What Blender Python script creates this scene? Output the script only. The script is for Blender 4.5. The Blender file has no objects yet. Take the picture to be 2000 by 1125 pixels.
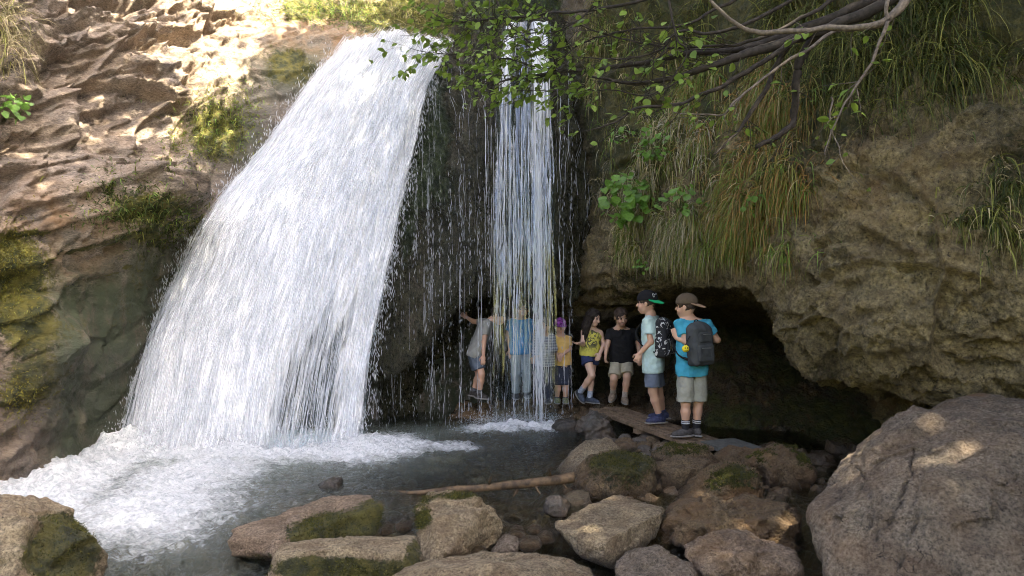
import bpy, bmesh, math, random
import numpy as np
from mathutils import Vector, Matrix
random.seed(7)
RNG = np.random.default_rng(11)
SC = bpy.context.scene
COL = SC.collection

# ------------------------------------------------------------------ camera
CAM_Z = 1.6
FPX = 1455.0
cam_d = bpy.data.cameras.new('camera')
cam_d.sensor_width = 36.0
cam_d.lens = 36.0 * FPX / 2000.0
cam_d.clip_start = 0.05
cam_d.clip_end = 500
cam = bpy.data.objects.new('camera', cam_d)
cam.location = (0, 0, CAM_Z)
cam.rotation_euler = (math.radians(90), 0, 0)
COL.objects.link(cam)
SC.camera = cam

# ------------------------------------------------------------------ light
SUN_VEC = Vector((0.50, -0.22, 0.80)).normalized()      # towards the sun
elev = math.asin(SUN_VEC.z)
azim = math.atan2(SUN_VEC.x, SUN_VEC.y)
world = bpy.data.worlds.new('World')
SC.world = world
world.use_nodes = True
wn = world.node_tree
wn.nodes.clear()
wo = wn.nodes.new('ShaderNodeOutputWorld')
wb = wn.nodes.new('ShaderNodeBackground')
ws = wn.nodes.new('ShaderNodeTexSky')
ws.sky_type = 'NISHITA'
ws.sun_disc = False
ws.sun_elevation = elev
ws.sun_rotation = azim
ws.dust_density = 6.0
ws.air_density = 0.45
ws.ozone_density = 0.0
wb.inputs['Strength'].default_value = 0.15
wn.links.new(ws.outputs[0], wb.inputs[0])
wn.links.new(wb.outputs[0], wo.inputs[0])
sun_d = bpy.data.lights.new('sun', 'SUN')
sun_d.energy = 5.0
sun_d.angle = math.radians(0.5)
sun_d.color = (1.0, 0.88, 0.68)
sun = bpy.data.objects.new('sun', sun_d)
sun.rotation_euler = SUN_VEC.to_track_quat('Z', 'Y').to_euler()
sun.location = SUN_VEC * 40
COL.objects.link(sun)
SC.view_settings.view_transform = 'Standard'
SC.view_settings.look = 'None'
SC.view_settings.gamma = 1.0
SC.view_settings.use_curve_mapping = False
SC.view_settings.exposure = 3.25
SC.render.engine = 'CYCLES'
SC.cycles.use_denoising = True
SC.cycles.filter_width = 1.0
SC.cycles.max_bounces = 8
SC.cycles.diffuse_bounces = 3
SC.cycles.glossy_bounces = 3
SC.cycles.use_adaptive_sampling = True
SC.cycles.adaptive_threshold = 0.03
SC.cycles.transparent_max_bounces = 14
SC.cycles.sample_clamp_indirect = 8

# ------------------------------------------------------------------ helpers
def P(px, py, d):
    """a point of the place, from where it shows in the photograph and its distance"""
    return ((px - 1000.0) / FPX * d, d, CAM_Z - (py - 562.5) / FPX * d)

def W(px, py, z=0.0):
    d = (CAM_Z - z) * FPX / (py - 562.5)
    return P(px, py, d)

def project(v):
    d = np.maximum(v[:, 1], 0.05)
    return 1000 + v[:, 0] / d * FPX, 562.5 + (CAM_Z - v[:, 2]) / d * FPX

def _hash(ix, iy, iz, s):
    n = (ix.astype(np.uint32) * np.uint32(374761393) + iy.astype(np.uint32) * np.uint32(668265263)
         + iz.astype(np.uint32) * np.uint32(2246822519) + np.uint32((s * 3266489917) & 0xffffffff))
    n = (n ^ (n >> np.uint32(13))) * np.uint32(1274126177)
    n = (n ^ (n >> np.uint32(15))) * np.uint32(2654435761)
    return n ^ (n >> np.uint32(16))

def _h01(ix, iy, iz, s):
    return _hash(ix, iy, iz, s).astype(np.float32) * np.float32(1.0 / 4294967296.0)

def vnoise(p, s=0):
    i = np.floor(p).astype(np.int64)
    f = (p - i).astype(np.float32)
    f = f * f * f * (f * (f * 6 - 15) + 10)
    x, y, z = i[:, 0], i[:, 1], i[:, 2]
    out = np.zeros(len(p), np.float32)
    for dx in (0, 1):
        wx = f[:, 0] if dx else 1 - f[:, 0]
        for dy in (0, 1):
            wy = f[:, 1] if dy else 1 - f[:, 1]
            for dz in (0, 1):
                wz = f[:, 2] if dz else 1 - f[:, 2]
                out += wx * wy * wz * _h01(x + dx, y + dy, z + dz, s)
    return out * 2 - 1

_R1 = np.array(Matrix.Rotation(0.9, 3, Vector((0.3, 0.7, 0.5)).normalized()), dtype=np.float64)
def fbm(p, octv=4, s=0, gain=0.5, lac=2.03, ridge=False):
    a, out, tot = 1.0, 0, 0.0
    q = np.asarray(p, float)
    for o in range(octv):
        n = vnoise(q, s + o * 17)
        if ridge: n = 1 - 2 * np.abs(n)
        out = out + a * n
        tot += a
        a *= gain
        q = q @ _R1.T * lac + 3.1
    return out / tot

def facets(p, s=0, tilt=0.8):
    """stone-block relief: every cell of a Voronoi split is its own tilted plane; returns height, edge distance"""
    i = np.floor(p).astype(np.int64)
    best = np.full(len(p), 9.0); sec = np.full(len(p), 9.0); val = np.zeros(len(p))
    for dx in (-1, 0, 1):
        for dy in (-1, 0, 1):
            for dz in (-1, 0, 1):
                c = i + np.array([dx, dy, dz])
                a = _h01(c[:, 0], c[:, 1], c[:, 2], s); b = _h01(c[:, 0], c[:, 1], c[:, 2], s + 1); e = _h01(c[:, 0], c[:, 1], c[:, 2], s + 2)
                dxv = p[:, 0] - (c[:, 0] + a); dyv = p[:, 1] - (c[:, 1] + b); dzv = p[:, 2] - (c[:, 2] + e)
                d2 = np.sqrt(dxv ** 2 + dyv ** 2 + dzv ** 2)
                h = (_h01(c[:, 0], c[:, 1], c[:, 2], s + 3) - .5) + tilt * (dxv * (b - .5) + dyv * (e - .5) + dzv * (a - .5)) * 2
                m = d2 < best
                sec = np.where(m, best, np.minimum(sec, d2))
                val = np.where(m, h, val)
                best = np.where(m, d2, best)
    return val, sec - best

def rock_relief(p, scale, s=0, bed=None, stretch=(1, 1, 1), ledges=0.0):
    """rock relief in units of scale, with bedding stretched along two axes"""
    q = np.asarray(p, float)
    if bed is not None: q = q @ np.array(bed).T
    q = q * np.array(stretch) / scale
    w = np.stack([vnoise(q * 0.9 + 5, s + 50), vnoise(q * 0.9 + 9, s + 51), vnoise(q * 0.9 + 13, s + 52)], 1) * 0.35
    q = q + w
    a, ea = facets(q, s)
    b, eb = facets(q * 2.7 + 4, s + 7)
    n = fbm(q * 1.6, 5, s + 20, ridge=True)
    crack = np.clip(1 - ea / 0.10, 0, 1)
    crack2 = np.clip(1 - eb / 0.12, 0, 1)
    a = a * sstep(0.0, 0.10, ea); b = b * sstep(0.0, 0.13, eb)
    lz = q[:, 2] * 1.9 + 0.9 * w[:, 0] * 3 + 0.35 * n; fr = lz - np.floor(lz)
    ledge = (fr - 0.5) * sstep(1.0, 0.86, fr) + 0.5 * (1 - sstep(1.0, 0.86, fr)) * 0
    return 0.66 * a + 0.30 * b + 0.10 * n - 0.20 * crack - 0.07 * crack2 + 0.30 * ledge * ledges

def sstep(a, b, x):
    t = np.clip((x - a) / (b - a), 0, 1)
    return t * t * (3 - 2 * t)

def make_mesh(name, v, f, mats=None, smooth=True, masks=None, uv=None, fmat=None):
    v = np.asarray(v, np.float32); me = bpy.data.meshes.new(name)
    me.vertices.add(len(v)); me.vertices.foreach_set('co', v.ravel())
    if isinstance(f, np.ndarray):
        fl = f.astype(np.int32).ravel(); n = len(f); k = f.shape[1]
        starts = np.arange(0, n * k, k, dtype=np.int32); tot = np.full(n, k, np.int32)
    else:
        tot = np.array([len(x) for x in f], np.int32); fl = np.array([i for x in f for i in x], np.int32)
        starts = np.concatenate([[0], np.cumsum(tot)[:-1]]).astype(np.int32); n = len(f)
    me.loops.add(len(fl)); me.loops.foreach_set('vertex_index', fl)
    me.polygons.add(n); me.polygons.foreach_set('loop_start', starts); me.polygons.foreach_set('loop_total', tot)
    me.polygons.foreach_set('use_smooth', np.full(n, smooth, bool))
    if mats is not None:
        for m in (mats if isinstance(mats, (list, tuple)) else [mats]): me.materials.append(m)
    if fmat is not None: me.polygons.foreach_set('material_index', np.asarray(fmat, np.int32))
    me.update(calc_edges=True)
    if masks is not None:
        at = me.color_attributes.new('mask', 'FLOAT_COLOR', 'POINT')
        c = np.ones((len(v), 4), np.float32); c[:, :masks.shape[1]] = masks
        at.data.foreach_set('color', c.ravel())
    if uv is not None:
        l = me.uv_layers.new(name='flow')
        l.data.foreach_set('uv', np.asarray(uv, np.float32)[fl].ravel())
    me.validate()
    return me

def link(name, me, parent=None, loc=None):
    o = bpy.data.objects.new(name, me); COL.objects.link(o)
    if parent is not None: o.parent = parent
    if loc is not None: o.location = loc
    return o

def empty(name, loc):
    o = bpy.data.objects.new(name, None); COL.objects.link(o)
    o.location = loc; o.empty_display_size = 0.1
    return o

def tag(o, label=None, cat=None, group=None, kind=None):
    if label: o['label'] = label
    if cat: o['category'] = cat
    if group: o['group'] = group
    if kind: o['kind'] = kind
    return o

def grid_faces(nu, nv):
    i = np.arange(nu - 1)[:, None] * nv + np.arange(nv - 1)[None, :]
    i = i.ravel()
    return np.stack([i, i + nv, i + nv + 1, i + 1], 1)

def catmull(ctrl, n):
    """interpolate a control array along axis 0 to n samples"""
    m = ctrl.shape[0]
    t = np.linspace(0, m - 1, n); i = np.clip(np.floor(t).astype(int), 0, m - 2); f = (t - i)
    f = f.reshape((-1,) + (1,) * (ctrl.ndim - 1))
    g = lambda k: ctrl[np.clip(k, 0, m - 1)]
    p0, p1, p2, p3 = g(i - 1), g(i), g(i + 1), g(i + 2)
    return 0.5 * (2 * p1 + (p2 - p0) * f + (2 * p0 - 5 * p1 + 4 * p2 - p3) * f * f + (3 * p1 - p0 - 3 * p2 + p3) * f ** 3)

def patch(ctrl, nu, nv):
    c = np.array(ctrl, float)                       # [cols][rows][3]
    g = catmull(c, nu)
    g = catmull(g.transpose(1, 0, 2), nv).transpose(1, 0, 2)
    return g                                        # nu x nv x 3

def grid_normals(g):
    du = np.gradient(g, axis=0); dv = np.gradient(g, axis=1)
    n = np.cross(du, dv)
    return n / np.maximum(np.linalg.norm(n, axis=2, keepdims=True), 1e-9)

def tube(pts, rad, sides=7, jitter=0.0, caps=True, seed=0):
    pts = np.asarray(pts, float); n = len(pts); rad = np.broadcast_to(np.asarray(rad, float), (n,))
    t = np.gradient(pts, axis=0); t /= np.maximum(np.linalg.norm(t, axis=1, keepdims=True), 1e-9)
    up = np.array([0.13, 0.21, 0.97]); a = np.cross(t, up); bad = np.linalg.norm(a, axis=1) < 0.1
    a[bad] = np.cross(t[bad], [1, 0, 0]); a /= np.linalg.norm(a, axis=1, keepdims=True); b = np.cross(t, a)
    ang = np.linspace(0, 2 * np.pi, sides, endpoint=False)
    rr = rad[:, None] * np.ones(sides)
    if jitter: rr = rr * (1 + jitter * np.random.default_rng(seed).uniform(-1, 1, rr.shape))
    v = pts[:, None] + rr[..., None] * (np.cos(ang)[None, :, None] * a[:, None] + np.sin(ang)[None, :, None] * b[:, None])
    v = v.reshape(-1, 3); f = []
    for i in range(n - 1):
        for k in range(sides):
            k2 = (k + 1) % sides
            f.append((i * sides + k, i * sides + k2, (i + 1) * sides + k2, (i + 1) * sides + k))
    if caps:
        f.append(tuple(range(sides - 1, -1, -1))); f.append(tuple(range((n - 1) * sides, n * sides)))
    return v, f

def join(parts):
    V, F, o = [], [], 0
    for v, f in parts:
        V.append(np.asarray(v)); F += [tuple(i + o for i in q) for q in f]; o += len(v)
    return np.concatenate(V), F

# ------------------------------------------------------------------ materials
def nodes_for(name):
    m = bpy.data.materials.new(name); m.use_nodes = True
    nt = m.node_tree; nt.nodes.clear()
    out = nt.nodes.new('ShaderNodeOutputMaterial')
    return m, nt, out

class NB:
    def __init__(s, nt): s.nt = nt
    def n(s, t, **kw):
        x = s.nt.nodes.new(t)
        for k, v in kw.items(): setattr(x, k, v)
        return x
    def l(s, a, b): s.nt.links.new(a, b)
    def mix(s, a, b, fac, mode='MIX'):
        x = s.n('ShaderNodeMix', data_type='RGBA', blend_type=mode)
        for sock, val in ((x.inputs[0], fac), (x.inputs[6], a), (x.inputs[7], b)):
            if hasattr(val, 'links'): s.l(val, sock)
            elif isinstance(val, (tuple, list)): sock.default_value = (*val[:3], 1)
            else: sock.default_value = val
        return x.outputs[2]
    def noise(s, scale, detail=4, rough=0.55, vec=None, dist=0.0):
        x = s.n('ShaderNodeTexNoise'); x.inputs['Scale'].default_value = scale; x.inputs['Detail'].default_value = detail
        x.inputs['Roughness'].default_value = rough; x.inputs['Distortion'].default_value = dist
        if vec is not None: s.l(vec, x.inputs['Vector'])
        return x.outputs['Fac']
    def ramp(s, fac, lo, hi):
        x = s.n('ShaderNodeMapRange'); x.interpolation_type = 'SMOOTHSTEP'
        x.inputs['From Min'].default_value = lo; x.inputs['From Max'].default_value = hi
        s.l(fac, x.inputs['Value']); return x.outputs[0]
    def math(s, op, a, b):
        x = s.n('ShaderNodeMath', operation=op)
        for i, val in enumerate((a, b)):
            if hasattr(val, 'links'): s.l(val, x.inputs[i])
            else: x.inputs[i].default_value = val
        return x.outputs[0]
    def coords(s, scale=(1, 1, 1), rot=(0, 0, 0), kind='Object'):
        t = s.n('ShaderNodeTexCoord'); m = s.n('ShaderNodeMapping')
        m.inputs['Scale'].default_value = scale; m.inputs['Rotation'].default_value = rot
        s.l(t.outputs[kind], m.inputs['Vector']); return m.outputs[0]

def mat_rock(name, c1, c2, c3, moss1=(0.055, 0.075, 0.012), moss2=(0.14, 0.13, 0.018), rough=0.85, bump=0.5, bed=(1, 1, 1), rot=(0, 0, 0),
             tint=(0.30, 0.16, 0.06), wetdark=0.4, wetrough=0.22, sc=1.0, bdist=0.06, algae=(0.085, 0.095, 0.050)):
    m, nt, out = nodes_for(name); b = NB(nt)
    co = b.coords(bed, rot)
    big = b.ramp(b.noise(1.1 * sc, 5, 0.6, co, 0.6), 0.36, 0.64)
    mid = b.ramp(b.noise(5.0 * sc, 6, 0.65, co, 0.4), 0.38, 0.66)
    fine = b.noise(38.0 * sc, 6, 0.7, co)
    spk = b.ramp(b.noise(120.0 * sc, 3, 0.6, co), 0.56, 0.72)
    col = b.mix(c1, c2, big)
    col = b.mix(col, c3, b.math('MULTIPLY', mid, 0.75))
    v = b.n('ShaderNodeMapRange'); v.inputs['From Min'].default_value = 0.36; v.inputs['From Max'].default_value = 0.64
    v.inputs['To Min'].default_value = 0.40; v.inputs['To Max'].default_value = 1.50; b.l(fine, v.inputs['Value'])
    x = b.n('ShaderNodeVectorMath', operation='SCALE'); b.l(col, x.inputs[0]); b.l(v.outputs[0], x.inputs['Scale'])
    col = b.mix(x.outputs[0], tuple(min(1, c * 1.7) for c in c1), b.math('MULTIPLY', spk, 0.35))
    at = b.n('ShaderNodeAttribute', attribute_name='mask')
    sp = b.n('ShaderNodeSeparateColor'); b.l(at.outputs['Color'], sp.inputs[0])
    moss_n = b.noise(26.0, 5, 0.7, b.coords())
    mossc = b.mix(moss1, moss2, b.ramp(b.noise(9.0, 5, 0.7, b.coords()), 0.35, 0.65))
    mfac = b.ramp(b.math('ADD', sp.outputs[0], b.math('MULTIPLY', b.math('SUBTRACT', moss_n, 0.5), 0.9)), 0.40, 0.60)
    col = b.mix(col, tint, b.math('MULTIPLY', sp.outputs[2], b.ramp(b.noise(4.0, 5, .6, b.coords()), 0.3, 0.7)))
    col = b.mix(col, algae, b.math('MULTIPLY', b.math('SUBTRACT', 1.0, at.outputs['Alpha']), b.ramp(b.noise(7.0, 5, .65, b.coords((1, 1, .35))), 0.22, 0.55)))
    pit = b.ramp(b.noise(55.0 * sc, 2, 0.5, co), 0.36, 0.26)
    col = b.mix(col, tuple(c * 0.22 for c in c3), b.math('MULTIPLY', pit, 0.85))
    vor = b.n('ShaderNodeTexVoronoi', feature='DISTANCE_TO_EDGE'); vor.inputs['Scale'].default_value = 2.6 * sc
    wv = b.n('ShaderNodeVectorMath', operation='ADD'); nz_ = b.n('ShaderNodeTexNoise'); nz_.inputs['Scale'].default_value = 3.0 * sc; nz_.inputs['Detail'].default_value = 6; b.l(co, nz_.inputs['Vector'])
    b.l(co, wv.inputs[0]); b.l(nz_.outputs['Color'], wv.inputs[1]); b.l(wv.outputs[0], vor.inputs['Vector'])
    crk = b.math('MULTIPLY', b.ramp(vor.outputs['Distance'], 0.022, 0.004), b.ramp(b.noise(1.7 * sc, 3, .5, co), 0.56, 0.70))
    col = b.mix(col, tuple(c * 0.25 for c in c3), b.math('MULTIPLY', crk, 0.9))
    col = b.mix(col, mossc, mfac)
    wet = sp.outputs[1]
    wc = b.n('ShaderNodeVectorMath', operation='SCALE'); wc.inputs['Scale'].default_value = wetdark; b.l(col, wc.inputs[0])
    col = b.mix(col, wc.outputs[0], wet)
    pb = b.n('ShaderNodeBsdfPrincipled')
    b.l(col, pb.inputs['Base Color'])
    rr = b.n('ShaderNodeMapRange'); rr.inputs['To Min'].default_value = rough; rr.inputs['To Max'].default_value = wetrough
    b.l(b.math('MULTIPLY', wet, b.math('SUBTRACT', 1.0, b.math('MULTIPLY', mfac, 0.6))), rr.inputs['Value']); b.l(rr.outputs[0], pb.inputs['Roughness'])
    h = b.math('ADD', b.math('MULTIPLY', fine, 0.6), b.math('MULTIPLY', b.noise(13.0 * sc, 6, 0.68, co, 0.3), 1.0))
    h = b.math('ADD', h, b.math('MULTIPLY', b.math('MULTIPLY', moss_n, mfac), 0.8))
    h = b.math('SUBTRACT', b.math('SUBTRACT', h, b.math('MULTIPLY', crk, 0.5)), b.math('MULTIPLY', pit, 0.35))
    bp = b.n('ShaderNodeBump'); bp.inputs['Strength'].default_value = bump; bp.inputs['Distance'].default_value = bdist
    b.l(h, bp.inputs['Height']); b.l(bp.outputs[0], pb.inputs['Normal'])
    b.l(pb.outputs[0], out.inputs[0])
    return m

def mat_plain(name, col, rough=0.8, var=0.25, scale=20, bump=0.2, col2=None, spec=0.3, bdist=0.004):
    m, nt, out = nodes_for(name); b = NB(nt)
    n = b.noise(scale, 5, 0.6, b.coords())
    c = b.mix(tuple(x * (1 - var) for x in col), col2 or tuple(min(1, x * (1 + var)) for x in col), b.ramp(n, 0.3, 0.7))
    pb = b.n('ShaderNodeBsdfPrincipled'); b.l(c, pb.inputs['Base Color'])
    pb.inputs['Roughness'].default_value = rough; pb.inputs['Specular IOR Level'].default_value = spec
    if bump:
        bp = b.n('ShaderNodeBump'); bp.inputs['Strength'].default_value = bump; bp.inputs['Distance'].default_value = bdist
        b.l(b.noise(scale * 4, 4, 0.6, b.coords()), bp.inputs['Height']); b.l(bp.outputs[0], pb.inputs['Normal'])
    b.l(pb.outputs[0], out.inputs[0])
    return m

def mat_vcol(name, rough=0.7, transl=0.35, spec=0.3):
    """colour per blade or leaf from the mesh, with light passing through"""
    m, nt, out = nodes_for(name); b = NB(nt)
    at = b.n('ShaderNodeAttribute', attribute_name='mask')
    pb = b.n('ShaderNodeBsdfPrincipled'); b.l(at.outputs['Color'], pb.inputs['Base Color'])
    pb.inputs['Roughness'].default_value = rough; pb.inputs['Specular IOR Level'].default_value = spec
    tr = b.n('ShaderNodeBsdfTranslucent'); b.l(at.outputs['Color'], tr.inputs[0])
    mx = b.n('ShaderNodeMixShader'); mx.inputs[0].default_value = transl
    b.l(pb.outputs[0], mx.inputs[1]); b.l(tr.outputs[0], mx.inputs[2]); b.l(mx.outputs[0], out.inputs[0])
    return m

def mat_leaf(name, c1, c2, transl=0.4):
    m, nt, out = nodes_for(name); b = NB(nt)
    oi = b.n('ShaderNodeObjectInfo')
    c = b.mix(c1, c2, oi.outputs['Random'])
    c = b.mix(c, tuple(x * 0.6 for x in c1), b.ramp(b.noise(60, 3, .6, b.coords()), 0.45, 0.75))
    pb = b.n('ShaderNodeBsdfPrincipled'); b.l(c, pb.inputs['Base Color']); pb.inputs['Roughness'].default_value = 0.45
    tr = b.n('ShaderNodeBsdfTranslucent'); b.l(c, tr.inputs[0])
    mx = b.n('ShaderNodeMixShader'); mx.inputs[0].default_value = transl
    b.l(pb.outputs[0], mx.inputs[1]); b.l(tr.outputs[0], mx.inputs[2]); b.l(mx.outputs[0], out.inputs[0])
    return m

def mat_white_water(name, streaks=None, dens=1.0):
    """aerated water: white scattering, with clear gaps along the flow where streaks is given"""
    m, nt, out = nodes_for(name); b = NB(nt)
    df = b.n('ShaderNodeBsdfPrincipled'); df.inputs['Base Color'].default_value = (0.96, 0.96, 0.97, 1)
    df.inputs['Roughness'].default_value = 0.35
    tl = b.n('ShaderNodeBsdfTranslucent'); tl.inputs[0].default_value = (0.86, 0.91, 0.96, 1)
    mx = b.n('ShaderNodeMixShader'); mx.inputs[0].default_value = 0.35
    b.l(df.outputs[0], mx.inputs[1]); b.l(tl.outputs[0], mx.inputs[2])
    last = mx.outputs[0]
    if streaks:
        uvn = b.n('ShaderNodeUVMap', uv_map='flow')
        mp = b.n('ShaderNodeMapping'); mp.inputs['Scale'].default_value = (streaks[0], streaks[1], 1); b.l(uvn.outputs[0], mp.inputs[0])
        mp2 = b.n('ShaderNodeMapping'); mp2.inputs['Scale'].default_value = (streaks[0] * .22, streaks[1] * .4, 1); b.l(uvn.outputs[0], mp2.inputs[0])
        n1 = b.noise(1.0, 4, 0.6, mp.outputs[0], 0.3); n2 = b.noise(1.0, 4, 0.6, mp2.outputs[0], 0.3)
        at = b.n('ShaderNodeAttribute', attribute_name='mask')
        sp = b.n('ShaderNodeSeparateColor'); b.l(at.outputs['Color'], sp.inputs[0])
        s = b.math('ADD', b.math('MULTIPLY', n1, 0.6), b.math('MULTIPLY', n2, 0.5))
        s = b.math('ADD', s, b.math('SUBTRACT', sp.outputs[0], 0.55))
        fac = b.ramp(s, 0.40, 0.66)
        gl = b.n('ShaderNodeBsdfGlossy'); gl.inputs['Roughness'].default_value = 0.15; gl.inputs[0].default_value = (.9, .95, 1, 1)
        tp = b.n('ShaderNodeBsdfTransparent'); tp.inputs[0].default_value = (0.85, 0.93, 0.95, 1)
        m0 = b.n('ShaderNodeMixShader'); m0.inputs[0].default_value = 0.10
        b.l(tp.outputs[0], m0.inputs[1]); b.l(gl.outputs[0], m0.inputs[2])
        m2 = b.n('ShaderNodeMixShader'); b.l(fac, m2.inputs[0]); b.l(m0.outputs[0], m2.inputs[1]); b.l(last, m2.inputs[2])
        last = m2.outputs[0]
    b.l(last, out.inputs[0])
    return m

def mat_strand(name, clear=0.25):
    m, nt, out = nodes_for(name); b = NB(nt)
    df = b.n('ShaderNodeBsdfPrincipled'); df.inputs['Base Color'].default_value = (0.90, 0.93, 0.97, 1); df.inputs['Roughness'].default_value = 0.2
    tl = b.n('ShaderNodeBsdfTranslucent'); tl.inputs[0].default_value = (0.9, 0.94, 0.98, 1)
    mx = b.n('ShaderNodeMixShader'); mx.inputs[0].default_value = 0.4
    b.l(df.outputs[0], mx.inputs[1]); b.l(tl.outputs[0], mx.inputs[2])
    tp = b.n('ShaderNodeBsdfTransparent')
    m2 = b.n('ShaderNodeMixShader'); m2.inputs[0].default_value = clear
    b.l(mx.outputs[0], m2.inputs[1]); b.l(tp.outputs[0], m2.inputs[2]); b.l(m2.outputs[0], out.inputs[0])
    return m

def mat_pool():
    m, nt, out = nodes_for('pool_water'); b = NB(nt)
    at = b.n('ShaderNodeAttribute', attribute_name='mask'); sp = b.n('ShaderNodeSeparateColor'); b.l(at.outputs['Color'], sp.inputs[0])
    bp = b.n('ShaderNodeBump'); bp.inputs['Strength'].default_value = 1.0; bp.inputs['Distance'].default_value = 0.045
    b.l(b.noise(22, 5, 0.6, b.coords((1, 0.6, 1)), 0.5), bp.inputs['Height'])
    gl = b.n('ShaderNodeBsdfGlossy'); gl.inputs['Roughness'].default_value = 0.06; b.l(bp.outputs[0], gl.inputs['Normal'])
    tp = b.n('ShaderNodeBsdfTransparent'); tp.inputs[0].default_value = (0.78, 0.82, 0.72, 1)
    fr = b.n('ShaderNodeFresnel'); fr.inputs[0].default_value = 1.33; b.l(bp.outputs[0], fr.inputs['Normal'])
    m1 = b.n('ShaderNodeMixShader'); b.l(fr.outputs[0], m1.inputs[0]); b.l(tp.outputs[0], m1.inputs[1]); b.l(gl.outputs[0], m1.inputs[2])
    # milky aerated water
    mk = b.n('ShaderNodeBsdfPrincipled'); mk.inputs['Base Color'].default_value = (0.17, 0.20, 0.18, 1); mk.inputs['Roughness'].default_value = 0.12; b.l(bp.outputs[0], mk.inputs['Normal'])
    m2 = b.n('ShaderNodeMixShader'); b.l(sp.outputs[1], m2.inputs[0]); b.l(m1.outputs[0], m2.inputs[1]); b.l(mk.outputs[0], m2.inputs[2])
    fo = b.n('ShaderNodeBsdfPrincipled'); b.l(b.mix((0.42, 0.47, 0.50), (0.86, 0.88, 0.90), b.ramp(b.noise(11, 7, 0.72, b.coords((1, 1.5, 1)), 1.8), 0.32, 0.62)), fo.inputs['Base Color']); fo.inputs['Roughness'].default_value = 0.5
    b2 = b.n('ShaderNodeBump'); b2.inputs['Strength'].default_value = 1.0; b2.inputs['Distance'].default_value = 0.06
    b.l(b.noise(28, 6, 0.7, b.coords(), 0.6), b2.inputs['Height']); b.l(b2.outputs[0], fo.inputs['Normal'])
    n = b.math('ADD', b.math('MULTIPLY', b.noise(14, 6, 0.68, b.coords((1, 1.3, 1)), 1.2), 0.7), b.math('MULTIPLY', b.noise(4.5, 4, 0.6, b.coords(), 1.0), 0.4))
    fac = b.ramp(b.math('ADD', sp.outputs[0], b.math('SUBTRACT', n, 0.55)), 0.34, 0.86)
    m3 = b.n('ShaderNodeMixShader'); b.l(fac, m3.inputs[0]); b.l(m2.outputs[0], m3.inputs[1]); b.l(fo.outputs[0], m3.inputs[2])
    b.l(m3.outputs[0], out.inputs[0])
    return m

BED_L = np.array(Matrix.Rotation(math.radians(32), 3, 'Y') @ Matrix.Rotation(math.radians(-15), 3, 'X'))
M = {}
M['cliff_l'] = mat_rock('limestone_cliff', (0.30, 0.238, 0.175), (0.20, 0.165, 0.133), (0.070, 0.057, 0.046), bed=(1.0, 1.0, 2.4), rot=(0.2, -0.55, 0), bump=0.6,
                        moss1=(0.022, 0.028, 0.006), moss2=(0.12, 0.105, 0.014), tint=(0.21, 0.115, 0.045), algae=(0.050, 0.066, 0.028))
M['cliff_b'] = mat_rock('wet_black_rock', (0.20, 0.16, 0.105), (0.115, 0.10, 0.07), (0.035, 0.033, 0.027), bump=1.0, bdist=.09, bed=(1.6, 1.6, .55), rough=0.6, wetdark=0.6, wetrough=0.13, moss1=(0.03, 0.05, 0.016), moss2=(0.08, 0.11, 0.03))
M['cliff_r'] = mat_rock('brown_tufa', (0.275, 0.222, 0.108), (0.185, 0.152, 0.076), (0.055, 0.045, 0.022), bump=1.0, moss1=(0.03, 0.034, 0.007), moss2=(0.085, 0.075, 0.015), tint=(0.16, 0.09, 0.03))
M['ground'] = mat_rock('stream_bed', (0.20, 0.155, 0.095), (0.13, 0.108, 0.066), (0.045, 0.038, 0.025), bump=0.8, wetdark=0.6)
M['boulder'] = mat_rock('tan_stone', (0.37, 0.30, 0.19), (0.27, 0.217, 0.138), (0.125, 0.097, 0.06), bump=1.0, moss1=(0.02, 0.025, 0.006), moss2=(0.10, 0.09, 0.014), sc=1.6, bdist=.085)
M['pink'] = mat_rock('pink_stone', (0.32, 0.24, 0.165), (0.24, 0.18, 0.126), (0.12, 0.089, 0.062), bump=1.0, moss1=(0.02, 0.025, 0.006), moss2=(0.11, 0.10, 0.014), sc=1.6, bdist=.085)
M['brown'] = mat_rock('brown_stone', (0.20, 0.142, 0.074), (0.14, 0.10, 0.054), (0.06, 0.043, 0.024), bump=1.0, moss1=(0.02, 0.024, 0.006), moss2=(0.085, 0.075, 0.012), sc=1.6, bdist=.085)
M['big'] = mat_rock('grey_brown_boulder', (0.27, 0.222, 0.165), (0.20, 0.167, 0.128), (0.105, 0.085, 0.064), bump=1.0, moss1=(0.035, 0.045, 0.010), moss2=(0.11, 0.11, 0.02), tint=(0.24, 0.12, 0.045), sc=1.3, bdist=.085)
M['dark'] = mat_rock('dark_wet_stone', (0.06, 0.057, 0.05), (0.045, 0.045, 0.038), (0.03, 0.03, 0.026), bump=0.5, rough=0.5)
M['grass'] = mat_vcol('grass_blades', 0.7, 0.35)
M['moss'] = mat_vcol('moss_shoots', 0.9, 0.2)
M['leafv'] = mat_vcol('foliage', 0.5, 0.4)
M['fall'] = mat_white_water('falling_water', (30, 1.5))
M['veil'] = mat_white_water('thin_veil', (42, 1.1))
M['strand'] = mat_strand('water_strands', 0.55)
M['drip'] = mat_strand('water_threads', 0.62)
M['pool'] = mat_pool()
M['bark'] = mat_plain('grey_brown_bark', (0.026, 0.021, 0.017), 0.85, 0.5, 30, 0.6)
M['bark_pale'] = mat_plain('pale_bark', (0.11, 0.09, 0.072), 0.8, 0.4, 40, 0.5)
M['logwood'] = mat_plain('weathered_log', (0.055, 0.036, 0.02), 0.7, 0.5, 18, 0.8, col2=(0.13, 0.085, 0.045))
M['plank'] = mat_plain('brown_decking', (0.13, 0.09, 0.055), 0.7, 0.4, 14, 0.5, col2=(0.21, 0.15, 0.095))
M['leaf'] = mat_leaf('hazel_leaf', (0.11, 0.18, 0.03), (0.20, 0.29, 0.05), .5)
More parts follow.
